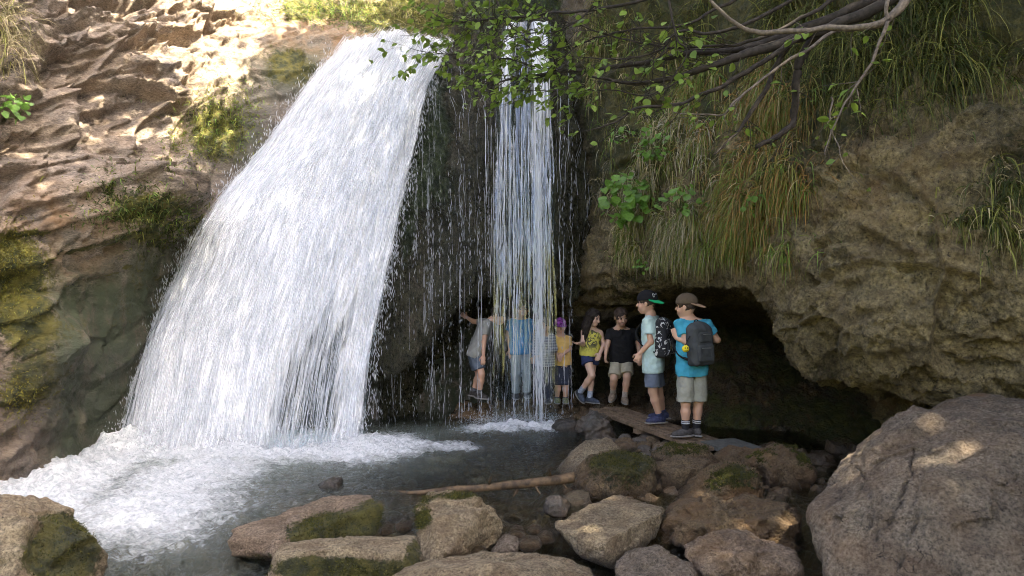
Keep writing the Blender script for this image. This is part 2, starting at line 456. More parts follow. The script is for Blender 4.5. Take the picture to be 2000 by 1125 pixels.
M['leaf2'] = mat_leaf('broad_leaf', (0.11, 0.22, 0.03), (0.17, 0.32, 0.05))

# ------------------------------------------------------------------ the falls' course, shared by water and rock
FL = np.array([P(*a) for a in [(676, 92, 10.35), (648, 112, 10.15), (580, 200, 9.72), (508, 295, 9.28), (405, 420, 8.78), (335, 560, 8.28), (275, 700, 7.92), (225, 885, 7.50)]])
FR = np.array([P(*a) for a in [(890, 86, 10.35), (868, 112, 10.15), (832, 190, 9.75), (808, 290, 9.32), (782, 410, 8.86), (752, 560, 8.36), (726, 710, 7.98), (704, 885, 7.50)]])

# ------------------------------------------------------------------ rock walls
def wall(name, ctrl, nu, nv, relief, seed, scale, mat, bed=None, stretch=(1, 1, 1), maskf=None, flip=False, extra=None, fine=.2, ledges=0.0):
    g = patch(ctrl, nu, nv)
    n = grid_normals(g)
    if flip: n = -n
    v = g.reshape(-1, 3); nn = n.reshape(-1, 3)
    r = rock_relief(v, scale, seed, bed, stretch, ledges)
    r = r + fine * rock_relief(v, scale * 0.28, seed + 200, bed, stretch)
    low = fbm(v * 0.55, 3, seed + 90)
    amp = relief if np.isscalar(relief) else relief(v)
    h = r * amp + low * amp * 0.8
    if extra is not None: h = h + extra(v)
    v2 = v + nn * h[:, None]
    f = grid_faces(nu, nv)
    if flip: f = f[:, ::-1]
    n2 = grid_normals(v2.reshape(nu, nv, 3)).reshape(-1, 3)
    if flip: n2 = -n2
    mk = maskf(v2, n2, h) if maskf else np.zeros((len(v), 3))
    o = link(name, make_mesh(name, v2, f, mat, True, np.clip(mk, 0, 1)))
    tag(o, kind='structure')
    return o, v2, n2

def blob(px, py, cx, cy, rx, ry):
    return np.exp(-(((px - cx) / rx) ** 2 + ((py - cy) / ry) ** 2))

# left cliff -----------------------------------------------------
pxs = [-600, -300, -100, 50, 200, 350, 500, 650, 800, 960]
PLAT_L = np.array([-7.0, 7.0, 1.2])
rows = [
 (-500, [6.0, 7.2, 8.6, 9.6, 10.8, 12.0, 13.2, 14.5, 15.5, 16.5]),
 (-200, [5.2, 6.2, 7.4, 8.3, 9.4, 10.6, 11.9, 12.8, 13.4, 14.0]),
 (0,    [4.7, 5.7, 6.8, 7.7, 8.7, 9.7, 10.8, 11.6, 12.0, 12.3]),
 (70,   [4.5, 5.5, 6.6, 7.4, 8.4, 9.4, 10.4, 11.0, 11.4, 11.7]),
 (125,  [4.4, 5.4, 6.5, 7.2, 8.2, 9.15, 10.05, 10.45, 10.55, 10.9]),
 (210,  [4.2, 5.2, 6.3, 6.95, 7.9, 8.85, 9.6, 10.1, 10.25, 10.5]),
 (320,  [4.0, 5.0, 6.1, 6.75, 7.65, 8.65, 9.35, 9.6, 9.8, 10.2]),
 (450,  [3.8, 4.8, 5.9, 6.5, 7.4, 8.6, 9.1, 9.15, 9.35, 9.8]),
 (600,  [3.7, 4.7, 5.8, 6.4, 7.35, 8.5, 8.75, 8.7, 8.95, 9.4]),
 (750,  [3.6, 4.6, 5.7, 6.35, 7.4, 8.3, 8.5, 8.3, 8.6, 9.0]),
 (900,  [3.6, 4.6, 5.7, 6.3, 7.45, 8.2, 8.3, 8.1, 8.4, 8.8]),
 (1080, [3.5, 4.5, 5.6, 6.2, 7.3, 8.0, 8.2, 8.0, 8.3, 8.6]),
]
for k, (py, ds) in enumerate(rows):                        # right of the falls this rock lies behind the black face
    if py > 300: ds[8] += .5; ds[9] += .6
    if py > 550: ds[7] += .35; ds[8] += .5; ds[9] += .6
ctrl = [[tuple(np.array(P(px, -500, rows[0][1][i])) + PLAT_L)] + [P(px, py, ds[i]) for py, ds in rows] for i, px in enumerate(pxs)]
def relief_l(v):
    px, py = project(v)
    dist_fall = sstep(60, 260, 560 - px - (py - 200) * 0.45)      # smooth where water has worn it
    return 0.10 + 0.29 * np.clip(dist_fall, 0.0, 1) * (1 - 0.55 * sstep(430, 560, py))
def extra_l(v):
    px, py = project(v)
    h = -0.95 * blob(px, py, 255, 390, 105, 62)                     # the dark hollow under the slab
    h += -0.35 * blob(px, py, 95, 640, 55, 90)
    h += 0.22 * blob(px, py, 230, 225, 130, 60) + 0.3 * blob(px, py, 60, 260, 80, 70)
    h += -0.30 * blob(px, py, 140, 220 , 25, 60)
    h += 0.18 * blob(px, py, 140, 600, 70, 120)
    return h
def mask_l(v, n, h):
    px, py = project(v)
    nz = fbm(v * 2.2, 4, 5)
    moss = 0.75 * blob(px, py, 420, 255, 90, 75) + 0.9 * blob(px, py, 20, 545, 70, 110) + 0.7 * blob(px, py, 50, 770, 70, 60)
    moss += 0.7 * blob(px, py, 300, 400, 110, 50) + 0.75 * blob(px, py, 565, 135, 70, 45) + 0.9 * blob(px, py, 820, 40, 160, 50)
    moss += 0.6 * blob(px, py, 590, 15, 120, 35) + 0.40 * blob(px, py, 230, 700, 110, 150) + 0.35 * blob(px, py, 300, 520, 60, 60)
    moss += 0.35 * blob(px, py, 90, 640, 70, 60) + 0.5 * sstep(0.5, 0.9, n[:, 2]) * sstep(350, 500, py)
    moss += nz * 0.35
    wet = sstep(-40, 130, px - (560 - (py - 200) * 0.52) + 120) * sstep(120, 200, py + 0.0 * px)
    wet = np.maximum(wet, sstep(560, 760, py + 0.25 * px - 20 + nz * 60) * 0.9)
    wet *= 1 - 0.6 * blob(px, py, 200, 520, 80, 70)
    tint = 0.6 * blob(px, py, 120, 430, 90, 60) + 0.7 * blob(px, py, 640, 70, 130, 50) + 0.35 * blob(px, py, 170, 490, 90, 60) + 0.25
    alg = 0.95 * sstep(430, 520, py) * sstep(60, 130, px) * (1 - .8 * blob(px, py, 170, 500, 90, 45)) + 1.0 * blob(px, py, 580, 145, 85, 55) + .8 * blob(px, py, 480, 270, 50, 70)
    return np.stack([moss, wet * .8, tint, 1 - alg.clip(0, 1)], 1)
left_cliff, LV, LN = wall('cliff_left', ctrl, 560, 420, relief_l, 3, 1.05, M['cliff_l'], BED_L, (0.8, 0.8, 1.7), mask_l, extra=extra_l, fine=.30, ledges=1.0)
tag(left_cliff, 'pale layered limestone cliff left of the waterfall', None)

# wet black face behind and beside the thin fall, hollowed at its foot ----------
def Z(z, d, px): return ((px - 1000) / FPX * d, d, z)
def face_col(px, top, lip_z, lip_d, back_d, ds=None):
    c = [P(px, -420, top + 3.2), P(px, -120, top + 1.6), P(px, 40, top + .35)]
    if px < 900: c = [Z(4.3, 13.5, px), Z(4.4, 12.2, px), Z(4.6, 11.1, px)]         # below the lip the stream bed runs back
    ds = ds or (top - .1, top - .35, top - .5, top - .6)
    c += [P(px, py, d) for py, d in zip((112, 210, 350, 480), ds)]
    c += [Z(lip_z + .12, lip_d, px), Z(lip_z - .02, lip_d + .12, px), Z(lip_z + .06, lip_d + .6, px), Z(lip_z - .05, back_d - .15, px),
          Z(.9, back_d, px), Z(.35, back_d, px), Z(-.3, back_d - .2, px)]
    return c
ctrl = [face_col(670, 10.1, .8, 8.6, 9.3, (10.9, 10.5, 9.8, 9.3)), face_col(730, 10.0, .7, 8.5, 9.3, (10.8, 10.35, 9.6, 9.05)), face_col(790, 9.85, .7, 8.55, 9.5, (10.7, 10.1, 9.4, 8.95)), face_col(855, 9.65, 1.2, 8.75, 10.0, (10.4, 9.8, 9.25, 9.0)),
        face_col(930, 9.55, 1.55, 8.92, 10.4), face_col(1010, 9.5, 1.55, 8.95, 10.5), face_col(1090, 9.5, 1.52, 9.05, 10.6), face_col(1150, 9.9, 1.5, 9.4, 10.7), face_col(1250, 10.3, 1.5, 9.8, 10.9)]
def mask_b(v, n, h):
    px, py = project(v); nz = fbm(v * 2.5, 4, 8)
    moss = 0.85 * blob(px, py, 835, 240, 45, 130) + 0.7 * blob(px, py, 790, 400, 25, 120) + 0.25 * blob(px, py, 880, 420, 60, 150) + 0.8 * blob(px, py, 1000, -20, 300, 60) + nz * 0.25
    return np.stack([moss + .12, np.full(len(v), 1.0), np.zeros(len(v)), np.full(len(v), .45)], 1)
black_face, BV, BN = wall('cliff_wet_face', ctrl, 260, 460, 0.11, 21, 0.30, M['cliff_b'], None, (1.3, 1.0, 0.55), mask_b, fine=.9)
tag(black_face, 'glistening black wet rock face between the two falls')

# right cliff: hanging face, lip, cave -----------------------------------------
def rcol(px, prof, lip, cave):
    top = np.array(P(px, *prof[0]))
    return [tuple(top + [9, 4, 1.2]), tuple(top + [2.2, 1.0, .35])] + [P(px, py, d) for py, d in prof] + [P(px, *lip)] + [Z(z, d, px) for d, z in cave]
ctrl = [
 rcol(1085, [(-500, 11.5), (-150, 10.6), (50, 10.0), (200, 9.8), (330, 9.7), (430, 9.6)], (540, 9.4), [(9.7, 1.45), (10.1, 1.2), (10.6, .9), (10.7, .4), (10.5, -.3)]),
 rcol(1150, [(-500, 10.2), (-150, 9.5), (50, 9.1), (200, 9.2), (330, 9.35), (430, 9.3)], (540, 9.15), [(9.5, 1.40), (10.0, 1.05), (10.6, .9), (10.7, .4), (10.5, -.3)]),
 rcol(1220, [(-500, 9.6), (-150, 8.9), (50, 8.5), (200, 8.4), (330, 8.4), (430, 8.4)], (545, 8.7), [(9.3, 1.45), (9.9, 1.15), (10.7, .9), (10.8, .4), (10.5, -.3)]),
 rcol(1300, [(-500, 9.0), (-150, 8.4), (50, 8.1), (200, 7.9), (330, 7.75), (430, 7.75)], (550, 8.1), [(8.8, 1.62), (9.8, 1.4), (10.8, 1.0), (10.7, .5), (10.3, -.3)]),
 rcol(1390, [(-500, 8.4), (-150, 7.9), (50, 7.6), (200, 7.4), (330, 7.2), (430, 7.15)], (548, 7.5), [(8.2, 1.66), (9.6, 1.5), (10.8, 1.1), (10.6, .6), (10.2, -.3)]),
 rcol(1480, [(-500, 7.8), (-150, 7.3), (50, 7.0), (200, 6.85), (330, 6.65), (440, 6.5)], (570, 6.65), [(7.4, 1.50), (9.2, 1.45), (10.6, 1.1), (10.4, .6), (10.0, -.3)]),
 rcol(1530, [(-500, 7.4), (-150, 6.9), (50, 6.6), (220, 6.4), (380, 6.15), (530, 6.05)], (640, 6.25), [(7.0, 1.22), (9.0, 1.35), (10.4, 1.1), (10.2, .6), (9.8, -.3)]),
 rcol(1600, [(-500, 7.0), (-150, 6.5), (50, 6.2), (230, 6.0), (420, 5.72), (600, 5.65)], (716, 6.0), [(6.8, 0.95), (8.8, 1.2), (10.0, 1.0), (9.8, .6), (9.5, -.3)]),
 rcol(1690, [(-500, 6.6), (-150, 6.1), (50, 5.8), (240, 5.6), (440, 5.35), (630, 5.3)], (752, 5.75), [(6.6, 0.80), (8.2, .9), (9.0, .8), (8.9, .4), (8.7, -.3)]),
 rcol(1790, [(-500, 6.2), (-150, 5.75), (50, 5.5), (240, 5.3), (440, 5.1), (650, 5.1)], (775, 5.5), [(6.2, 0.75), (7.2, .75), (7.8, .6), (7.9, .2), (7.8, -.3)]),
 rcol(1900, [(-500, 5.9), (-150, 5.5), (50, 5.2), (240, 5.05), (440, 4.9), (650, 4.95)], (780, 5.3), [(5.9, 0.75), (6.5, .7), (7.0, .5), (7.1, .1), (7.0, -.3)]),
 rcol(2050, [(-500, 5.6), (-150, 5.2), (50, 4.95), (240, 4.8), (440, 4.7), (650, 4.75)], (790, 5.0), [(5.5, 0.7), (6.0, .6), (6.4, .4), (6.5, .1), (6.4, -.3)]),
 rcol(2300, [(-500, 5.2), (-150, 4.8), (50, 4.6), (240, 4.5), (440, 4.4), (650, 4.4)], (800, 4.6), [(5.0, 0.6), (5.4, .5), (5.7, .3), (5.8, .0), (5.7, -.3)]),
 rcol(2700, [(-500, 4.6), (-150, 4.2), (50, 4.0), (240, 3.9), (440, 3.9), (650, 3.9)], (800, 4.1), [(4.4, 0.6), (4.7, .5), (4.9, .3), (5.0, .0), (4.9, -.3)]),
]
# the wall goes on past the camera on the right
for yy in (2.2, 0.0, -3.0):
    ctrl.append([(5.6 + (9, 2.2)[i] * (i < 2) if i < 2 else 5.6 + .05 * min(i, 8), yy + 0.0 * i, z) for i, z in enumerate((7.0, 6.2, 5.6, 4.6, 3.8, 3.0, 2.4, 1.9, 1.4, 1.1, .8, .5, .2, -.3))])
def relief_r(v):
    px, py = project(v)
    return 0.13 + 0.07 * sstep(1450, 1560, px)
def extra_r(v):
    px, py = project(v)
    lay = np.sin(v[:, 2] * 34 + 2 * fbm(v * 1.5, 3, 77))
    return 0.05 * lay * blob(px, py, 1180, 590, 110, 60)
def mask_r(v, n, h):
    px, py = project(v); nz = fbm(v * 2.0, 5, 31)
    moss = 0.55 * sstep(480, 250, py + (px - 1500) * 0.15) * sstep(1120, 1200, px) * sstep(1800, 1600, px) + 0.55 * blob(px, py, 1180, 200, 90, 120) + 0.8 * sstep(190, 60, py) * sstep(1200, 1400, px)
    moss += 0.45 * blob(px, py, 1250, 545, 90, 40) + 0.3 * blob(px, py, 1950, 330, 120, 200) + nz * 0.5 + 0.12
    wet = sstep(1210, 1110, px) * 0.9
    wet = np.maximum(wet, sstep(8.0, 9.2, v[:, 1]) * sstep(1.6, 1.2, v[:, 2]) * .7)
    tint = 0.45 * blob(px, py, 1750, 380, 160, 120) + 0.5 * blob(px, py, 1150, 560, 90, 60) + 0.2 + 0.5 * blob(px, py, 1720, 790, 60, 30)
    return np.stack([moss, wet, tint], 1)
right_cliff, RV, RN = wall('cliff_right', ctrl, 620, 380, relief_r, 41, 0.60, M['cliff_r'], None, (1, 1, 1.25), mask_r, extra=extra_r, fine=.30, ledges=.6)
tag(right_cliff, 'bulging brown cliff hung with grass above the cave')

# ------------------------------------------------------------------ ground
def axis(lo, a, b, hi, fine, coarse):
    return np.concatenate([np.arange(lo, a, coarse), np.arange(a, b, fine), np.arange(b, hi + .01, coarse)])
gx = axis(-40, -5.5, 5.5, 40, 0.028, 0.8); gy = axis(-40, 3.0, 11.0, 45, 0.028, 0.8)
GX, GY = np.meshgrid(gx, gy, indexing='ij')
def ground_h(x, y):
    z = np.full_like(x, -0.32)
    z = np.maximum(z, -0.32 + 0.42 * sstep(8.75, 9.2, y) * sstep(-1.2, -0.6, x))        # ledge under the thin fall
    right = sstep(-.25, .30, x - .05 - .13 * (y - 4.6))
    z = z + 0.33 * right * sstep(8.2, 7.4, y) + .2 * right * sstep(7.4, 8.2, y) * sstep(9.3, 8.6, y)
    z = z - 0.25 * sstep(5.8, 4.6, y)
    z = np.maximum(z, -0.3 + 1.35 * sstep(1.5, 2.8, x) * sstep(7.3, 10.6, y))               # slope rising into the cave
    z = z + 0.25 * sstep(4.2, 3.2, y) * sstep(-1.0, -0.2, x)                               # stony bank at the viewer's feet
    far = np.maximum(np.maximum(np.abs(x) - 9, y - 14), -y - 8)
    z = z + 6 * sstep(0, 10, far)
    return z
gz = ground_h(GX, GY)
gp = np.stack([GX, GY, gz], 2).reshape(-1, 3)
near = sstep(1.0, 0.0, np.maximum(np.abs(gp[:, 0]) - 6, np.abs(gp[:, 1] - 7) - 5))
fh, fe = facets(gp * np.array([5.5, 5.5, 2.0]) + 2, 61, 0.5)
fh2, fe2 = facets(gp * np.array([13, 13, 2.0]) + 2, 67, 0.5)
gp[:, 2] += (0.11 * fh * sstep(0, .25, fe) + 0.04 * fh2 * sstep(0, .3, fe2) - 0.06 * sstep(.25, 0, fe) + 0.05 * fbm(gp * 1.3, 4, 3)) * near
gm = np.zeros((len(gp), 3)); gm[:, 1] = np.maximum(sstep(0.16, 0.04, gp[:, 2]) * 0.9, sstep(7.0, 7.6, gp[:, 1]))  # full wetness past the pool also darkens the cave floor in place of shade
gm[:, 0] = 0.55 * sstep(1.8, 2.4, gp[:, 0]) * sstep(7.2, 7.8, gp[:, 1]) + 0.9 * (1 - near) + fbm(gp * 3, 3, 6) * .3
gm[:, 2] = 0.4
ground = tag(link('ground', make_mesh('ground', gp, grid_faces(len(gx), len(gy)), M['ground'], True, np.clip(gm, 0, 1))), 'stony stream bed and banks of the gorge', kind='structure')

def ground_at(x, y):
    return float(ground_h(np.array([x], float), np.array([y], float))[0])

# ------------------------------------------------------------------ pool
wx = np.arange(-6.0, 3.2, 0.022); wy = np.arange(2.6, 9.6, 0.024)
WX, WY = np.meshgrid(wx, wy, indexing='ij')
wp = np.stack([WX, WY, np.zeros_like(WX)], 2).reshape(-1, 3)
ppx, ppy = project(wp)
def seg_dist(p, a, b):
    a = np.array(a[:2]); b = np.array(b[:2]); ab = b - a
    t = np.clip(((p[:, :2] - a) @ ab) / (ab @ ab), 0, 1)
    return np.linalg.norm(p[:, :2] - a - t[:, None] * ab, axis=1)
d_main = seg_dist(wp, FL[-1], FR[-1])
d_left = seg_dist(wp, FL[-1], W(60, 985))
d_out = seg_dist(wp, W(380, 915), W(300, 990))
d_right = seg_dist(wp, W(620, 880), W(900, 872))
c2 = np.array(W(1010, 838)[:2])
d_two = np.sqrt(((wp[:, 0] - c2[0]) / 0.78) ** 2 + ((wp[:, 1] - c2[1]) / 0.34) ** 2)
foam = np.maximum.reduce([1.15 * np.exp(-(d_main / 0.80) ** 2), 1.05 * np.exp(-(d_left / 0.60) ** 2), 0.86 * np.exp(-(d_out / 0.80) ** 2), 0.66 * np.exp(-(d_right / 0.36) ** 2), 1.0 * np.exp(-d_two ** 2)])
wn1 = fbm(wp * np.array([2.6, 3.4, 1]) + 7, 5, 71); wn2 = fbm(wp * np.array([9, 12, 1]) + 3, 4, 73)
wn3 = fbm(wp * np.array([22, 28, 1]) + 3, 3, 75, ridge=True)
boil = np.exp(-(d_main / 0.38) ** 2) + 0.8 * np.exp(-(d_left / 0.42) ** 2) * sstep(-2.9, -3.8, wp[:, 0])
calm = sstep(1.6, 0.2, np.minimum(d_main, d_left))
wp[:, 2] = 0.014 * wn2 + 0.005 * wn3 + 0.026 * wn1 * (0.3 + calm) + boil * (0.06 + 0.09 * wn1 + 0.05 * wn2) + np.clip(foam, 0, 1) * (0.03 * wn2 + 0.024 * wn3) + 0.06 * np.exp(-d_two ** 2 * 2) * (1 + wn2)
wp[:, 2] -= .22 * sstep(5.7, 4.2, wp[:, 1])
fm = np.stack([np.clip(foam + 0.12 * wn1, 0, 1), np.clip(0.7 * np.exp(-(d_main / 1.05) ** 2) + .5 * np.exp(-(d_out / 0.8) ** 2) + 0.4 * np.exp(-d_two ** 2 / 1.6) + 0.10 * sstep(.0, -2.0, wp[:, 0]), 0, 0.92), np.zeros(len(wp))], 1)
pool = tag(link('pool_water', make_mesh('pool_water', wp, grid_faces(len(wx), len(wy)), M['pool'], True, fm)), 'churning plunge pool white with foam under the falls', kind='structure')

# ------------------------------------------------------------------ waterfalls
def flow_surface(L, R, nu, ns, bulge):
    l = catmull(np.asarray(L), ns); r = catmull(np.asarray(R), ns)
    u = np.linspace(0, 1, nu)[:, None, None]
    g = l[None] * (1 - u) + r[None] * u
    n = grid_normals(g)
    if n[nu // 2, ns // 2, 1] > 0: n = -n
    g = g + n * (bulge * np.sin(np.pi * u) ** 0.7)
    return g, n
nu, ns = 300, 420
g, fn = flow_surface(FL, FR, nu, ns, 0.16)
uu, ss = np.meshgrid(np.linspace(0, 1, nu), np.linspace(0, 1, ns), indexing='ij')
flow_w = np.linspace(1.5, 2.45, ns)[None] * np.ones((nu, 1))
um = (uu - 0.5) * flow_w; sm = ss * 6.0
q = np.stack([um * 9, sm * 1.3, np.zeros_like(um)], 2).reshape(-1, 3); q2 = np.stack([um * 26, sm * 3.4, np.zeros_like(um)], 2).reshape(-1, 3)
q3 = np.stack([um * 3, sm * 1.8, np.zeros_like(um)], 2).reshape(-1, 3)
a1 = fbm(q, 4, 81).reshape(nu, ns); a2 = fbm(q2, 3, 83).reshape(nu, ns); a3 = fbm(q3, 3, 85).reshape(nu, ns)
edge_cut = np.minimum(uu, 1 - uu)
disp = 0.085 * a1 + 0.05 * a2 + 0.06 * a3 + 0.12 * np.abs(a3) * sstep(0.30, 0.0, ss)
dens = 0.88 + 0.20 * sstep(0.9, 0.1, ss) - 0.40 * np.exp(-((uu - 0.80) / 0.16) ** 2) * sstep(0.55, 0.85, ss) - 0.16 * np.exp(-((uu - 0.55) / 0.3) ** 2) * sstep(0.75, 0.95, ss) \
       - 0.20 * np.exp(-((uu - 0.78) / 0.2) ** 2) * np.exp(-((ss - 0.28) / 0.18) ** 2) - 0.55 * sstep(0.05, 0.0, edge_cut + 0.02 * a2) + 0.25 * np.exp(-((uu - 0.96) / 0.04) ** 2) * sstep(.2, .4, ss)
gv = (g + fn * disp[..., None]).reshape(-1, 3)
fall = empty('waterfall', tuple(P(460, 870, 7.55)))
tag(fall, 'broad white main waterfall sliding down the slanted rock', kind='structure')
fo = np.array(fall.location)
link('water_sheet', make_mesh('water_sheet', gv - fo, grid_faces(nu, ns), M['fall'], True, np.stack([dens.ravel(), dens.ravel() * 0, dens.ravel() * 0], 1).clip(0, 1), np.stack([um.ravel(), sm.ravel()], 1)), fall)

def slivers(p0, p1, w, rng, sides=4, bow=None):
    """thin spindle-shaped strands of water between p0 and p1"""
    n = len(p0); mid = (p0 + p1) / 2 + (0 if bow is None else bow)
    t = p1 - p0; t /= np.maximum(np.linalg.norm(t, axis=1, keepdims=True), 1e-9)
    a = np.cross(t, np.array([0.2, -0.9, 0.3])); a /= np.maximum(np.linalg.norm(a, axis=1, keepdims=True), 1e-9); b = np.cross(t, a)
    ring = []
    for k in range(sides):
        an = 2 * np.pi * k / sides
        ring.append(mid + w[:, None] * (np.cos(an) * a + np.sin(an) * b))
    v = np.stack([p0] + ring + [p1], 1).reshape(-1, 3)
    base = np.arange(n)[:, None] * (sides + 2); f = []
    for k in range(sides):
        k2 = (k + 1) % sides
        f.append(np.concatenate([base, base + 1 + k2, base + 1 + k], 1)); f.append(np.concatenate([base + sides + 1, base + 1 + k, base + 1 + k2], 1))
    return v, np.concatenate(f)

def sample_grid(gr, u, s):
    a, b = gr.shape[:2]
    iu = np.clip(u * (a - 1), 0, a - 1.001); iv = np.clip(s * (b - 1), 0, b - 1.001)
    i = iu.astype(int); j = iv.astype(int); fu = (iu - i)[:, None]; fv = (iv - j)[:, None]
    return gr[i, j] * (1 - fu) * (1 - fv) + gr[i + 1, j] * fu * (1 - fv) + gr[i, j + 1] * (1 - fu) * fv + gr[i + 1, j + 1] * fu * fv
N = 10000
u = RNG.uniform(0, 1, N); s = RNG.uniform(0, 1, N) ** 0.9
dn = sample_grid(dens[..., None], u, s)[:, 0]
keep = RNG.uniform(0, 1, N) < 0.25 + 0.9 * dn; u, s = u[keep], s[keep]; N = len(u)
ln = RNG.uniform(0.02, 0.11, N)
off = np.abs(RNG.normal(0, 0.045, N)) + 0.01
u2 = u + RNG.normal(0, 0.006, N)
g3 = gv.reshape(nu, ns, 3)
p0 = sample_grid(g3, u, s) + sample_grid(fn, u, s) * off[:, None]; p1 = sample_grid(g3, np.clip(u2, 0, 1), np.clip(s + ln, 0, 1)) + sample_grid(fn, u, np.clip(s + ln, 0, 1)) * (off + RNG.normal(0, .01, N))[:, None]
v, f = slivers(p0, p1, RNG.uniform(0.0015, 0.0045, N), RNG)
tag(link('water_strands', make_mesh('water_strands', v - fo, f, M['strand'], True), fall), kind='stuff')
# ragged spray down both edges, over the lip and at the foot
def spray(name, parent, centre, spread, n, size, fo, mat, stretch=2.0):
    c = centre[RNG.integers(0, len(centre), n)] + RNG.normal(0, 1, (n, 3)) * spread
    L = RNG.uniform(0.4, 1, n) * size
    dirv = np.stack([RNG.normal(0, .25, n), RNG.normal(0, .25, n), -np.ones(n)], 1)
    v, f = slivers(c, c + dirv * (L * stretch)[:, None], L * 0.5, RNG)
    return tag(link(name, make_mesh(name, v - fo, f, mat, True), parent), kind='stuff')
eL = catmull(FL, 200); eR = catmull(FR, 200)
spray('edge_spray', fall, np.concatenate([eL[20:], eL[90:]]), np.array([0.09, 0.06, 0.07]), 3000, 0.011, fo, M['strand'], 6)
spray('edge_spray', fall, eR[20:], np.array([0.05, 0.05, 0.07]), 1600, 0.010, fo, M['strand'], 7)
foot = (eL[-1][None] + np.linspace(0, 1, 60)[:, None] * (eR[-1] - eL[-1])[None]) + np.array([0, -0.08, 0.12])
spray('foot_spray', fall, foot, np.array([0.12, 0.16, 0.11]), 6000, 0.010, fo, M['strand'], 2)

# the thin fall in front of the hollow
thin = empty('waterfall', P(1045, 822, 8.82)); fo2 = np.array(thin.location)
tag(thin, 'narrow second waterfall of loose strands veiling the children', kind='structure')
def thin_pt(px, py):
    d = np.interp(py, [20, 90, 200, 350, 500, 600, 830], [9.85, 9.35, 9.03, 8.88, 8.82, 8.79, 8.77])
    return np.stack([(px - 1000) / FPX * d, d, CAM_Z - (py - 562.5) / FPX * d], -1)
nu2, ns2 = 90, 330
sy = np.linspace(45, 828, ns2); L2 = np.interp(sy, [45, 120, 350, 828], [985, 972, 966, 962]); R2 = np.interp(sy, [45, 120, 350, 828], [1075, 1078, 1083, 1090])
u_ = np.linspace(0, 1, nu2)[:, None]
g2 = thin_pt(L2[None] * (1 - u_) + R2[None] * u_, sy[None] + 0 * u_)
um2 = (u_ - .5) * 0.75 + 0 * sy[None]; sm2 = (sy[None] / 160.0) + 0 * u_
b1 = fbm(np.stack([um2 * 16, sm2 * .8, um2 * 0], 2).reshape(-1, 3), 4, 91).reshape(nu2, ns2)
g2[..., 1] -= 0.05 + 0.05 * b1
dens2 = 0.36 + 0.14 * sstep(250, 90, sy)[None] - 0.17 * sstep(300, 560, sy)[None] + 0.12 * np.exp(-((u_ - .72) / .07) ** 2) * sstep(300, 500, sy)[None] + 0.16 * np.exp(-((u_ - 0.75) / 0.2) ** 2) + 0.10 * np.exp(-((u_ - .15) / .1) ** 2) - 0.5 * sstep(0.06, 0, np.minimum(u_, 1 - u_)) - 0.14 * np.exp(-((u_ - .42) / .16) ** 2)
link('water_veil', make_mesh('water_veil', g2.reshape(-1, 3) - fo2, grid_faces(nu2, ns2), M['veil'], True, np.stack([dens2.ravel()] * 3, 1).clip(0, 1), np.stack([um2.ravel(), sm2.ravel()], 1)), thin)
def threads(specs, seed):
    """wavy threads of falling water: px, from py, to py, radius, waviness, front offset"""
    rng = np.random.default_rng(seed); V = []; F = []; o = 0; K = 5
    for px, y0, y1, r, wav, fr in specs:
        n = max(12, int((y1 - y0) / 7)); py = np.linspace(y0, y1, n)
        ph = rng.uniform(0, 9, 4); t = (py - y0)
        x = px + wav * (np.sin(t / 31 + ph[0]) + .7 * np.sin(t / 13 + ph[1]) + rng.normal(0, .35, n)) * np.clip(t / 90, .3, 1.3)
        p = thin_pt(x, py); p[:, 1] -= fr
        rad = r * (0.55 + 0.45 * np.abs(np.sin(t / 9 + ph[2] + np.sin(t / 23))) + rng.uniform(-.2, .3, n)); gate = np.sin(t / 38 + ph[3]) + .6 * np.sin(t / 17 + ph[1] * 2) + np.clip(1.1 - t / 260, .0, 1.2) + (1.0 if r > .006 else 0); rad = rad * np.clip(gate * 1.6 + .5, .05, 1); rad[0] = rad[-1] = r * .1
        ang = np.arange(K) * 2 * np.pi / K
        v = p[:, None] + rad[:, None, None] * np.stack([np.cos(ang), np.sin(ang), 0 * ang], 1)[None]
        V.append(v.reshape(-1, 3))
        i = (np.arange(n - 1)[:, None] * K); k = np.arange(K)[None]; k2 = (np.arange(K)[None] + 1) % K
        F.append(np.stack([i + k, i + k2, i + K + k2, i + K + k], 2).reshape(-1, 4) + o); o += n * K
    return np.concatenate(V), np.concatenate(F)
sp = []
rg = np.random.default_rng(5)
for c, w_, n, y0, y1 in ((1052, 6, 30, 300, 832), (1036, 12, 14, 330, 826), (1070, 8, 10, 330, 760), (1000, 14, 12, 300, 720), (974, 6, 9, 250, 680), (1022, 36, 46, 110, 560)):
    for _ in range(n):
        a = rg.uniform(y0, y0 + 200); sp.append((rg.normal(c, w_), a, min(y1, a + rg.uniform(160, 520)) if rg.random() < .6 else y1 - rg.uniform(0, 15), rg.uniform(.0018, .0055) * (1.5 if c == 1052 else 1), rg.uniform(.3, 1.2), rg.uniform(.02, .13)))
v, f = threads(sp, 3)
tag(link('water_threads', make_mesh('water_threads', v - fo2, f, M['strand'], True), thin), kind='stuff')
sp = []
for px in (741, 768, 786, 842, 846, 868, 899, 902, 934, 940, 958, 966, 985, 1003, 1012, 1100, 1112):
    for _ in range(2): sp.append((px + rg.normal(0, 3), rg.uniform(430, 640), rg.uniform(790, 838), rg.uniform(.0015, .004), rg.uniform(.3, 1.1), rg.uniform(.0, .1)))
v, f = threads(sp, 9)
tag(link('water_threads', make_mesh('water_threads', v - fo2, f, M['drip'], True), thin), kind='stuff')
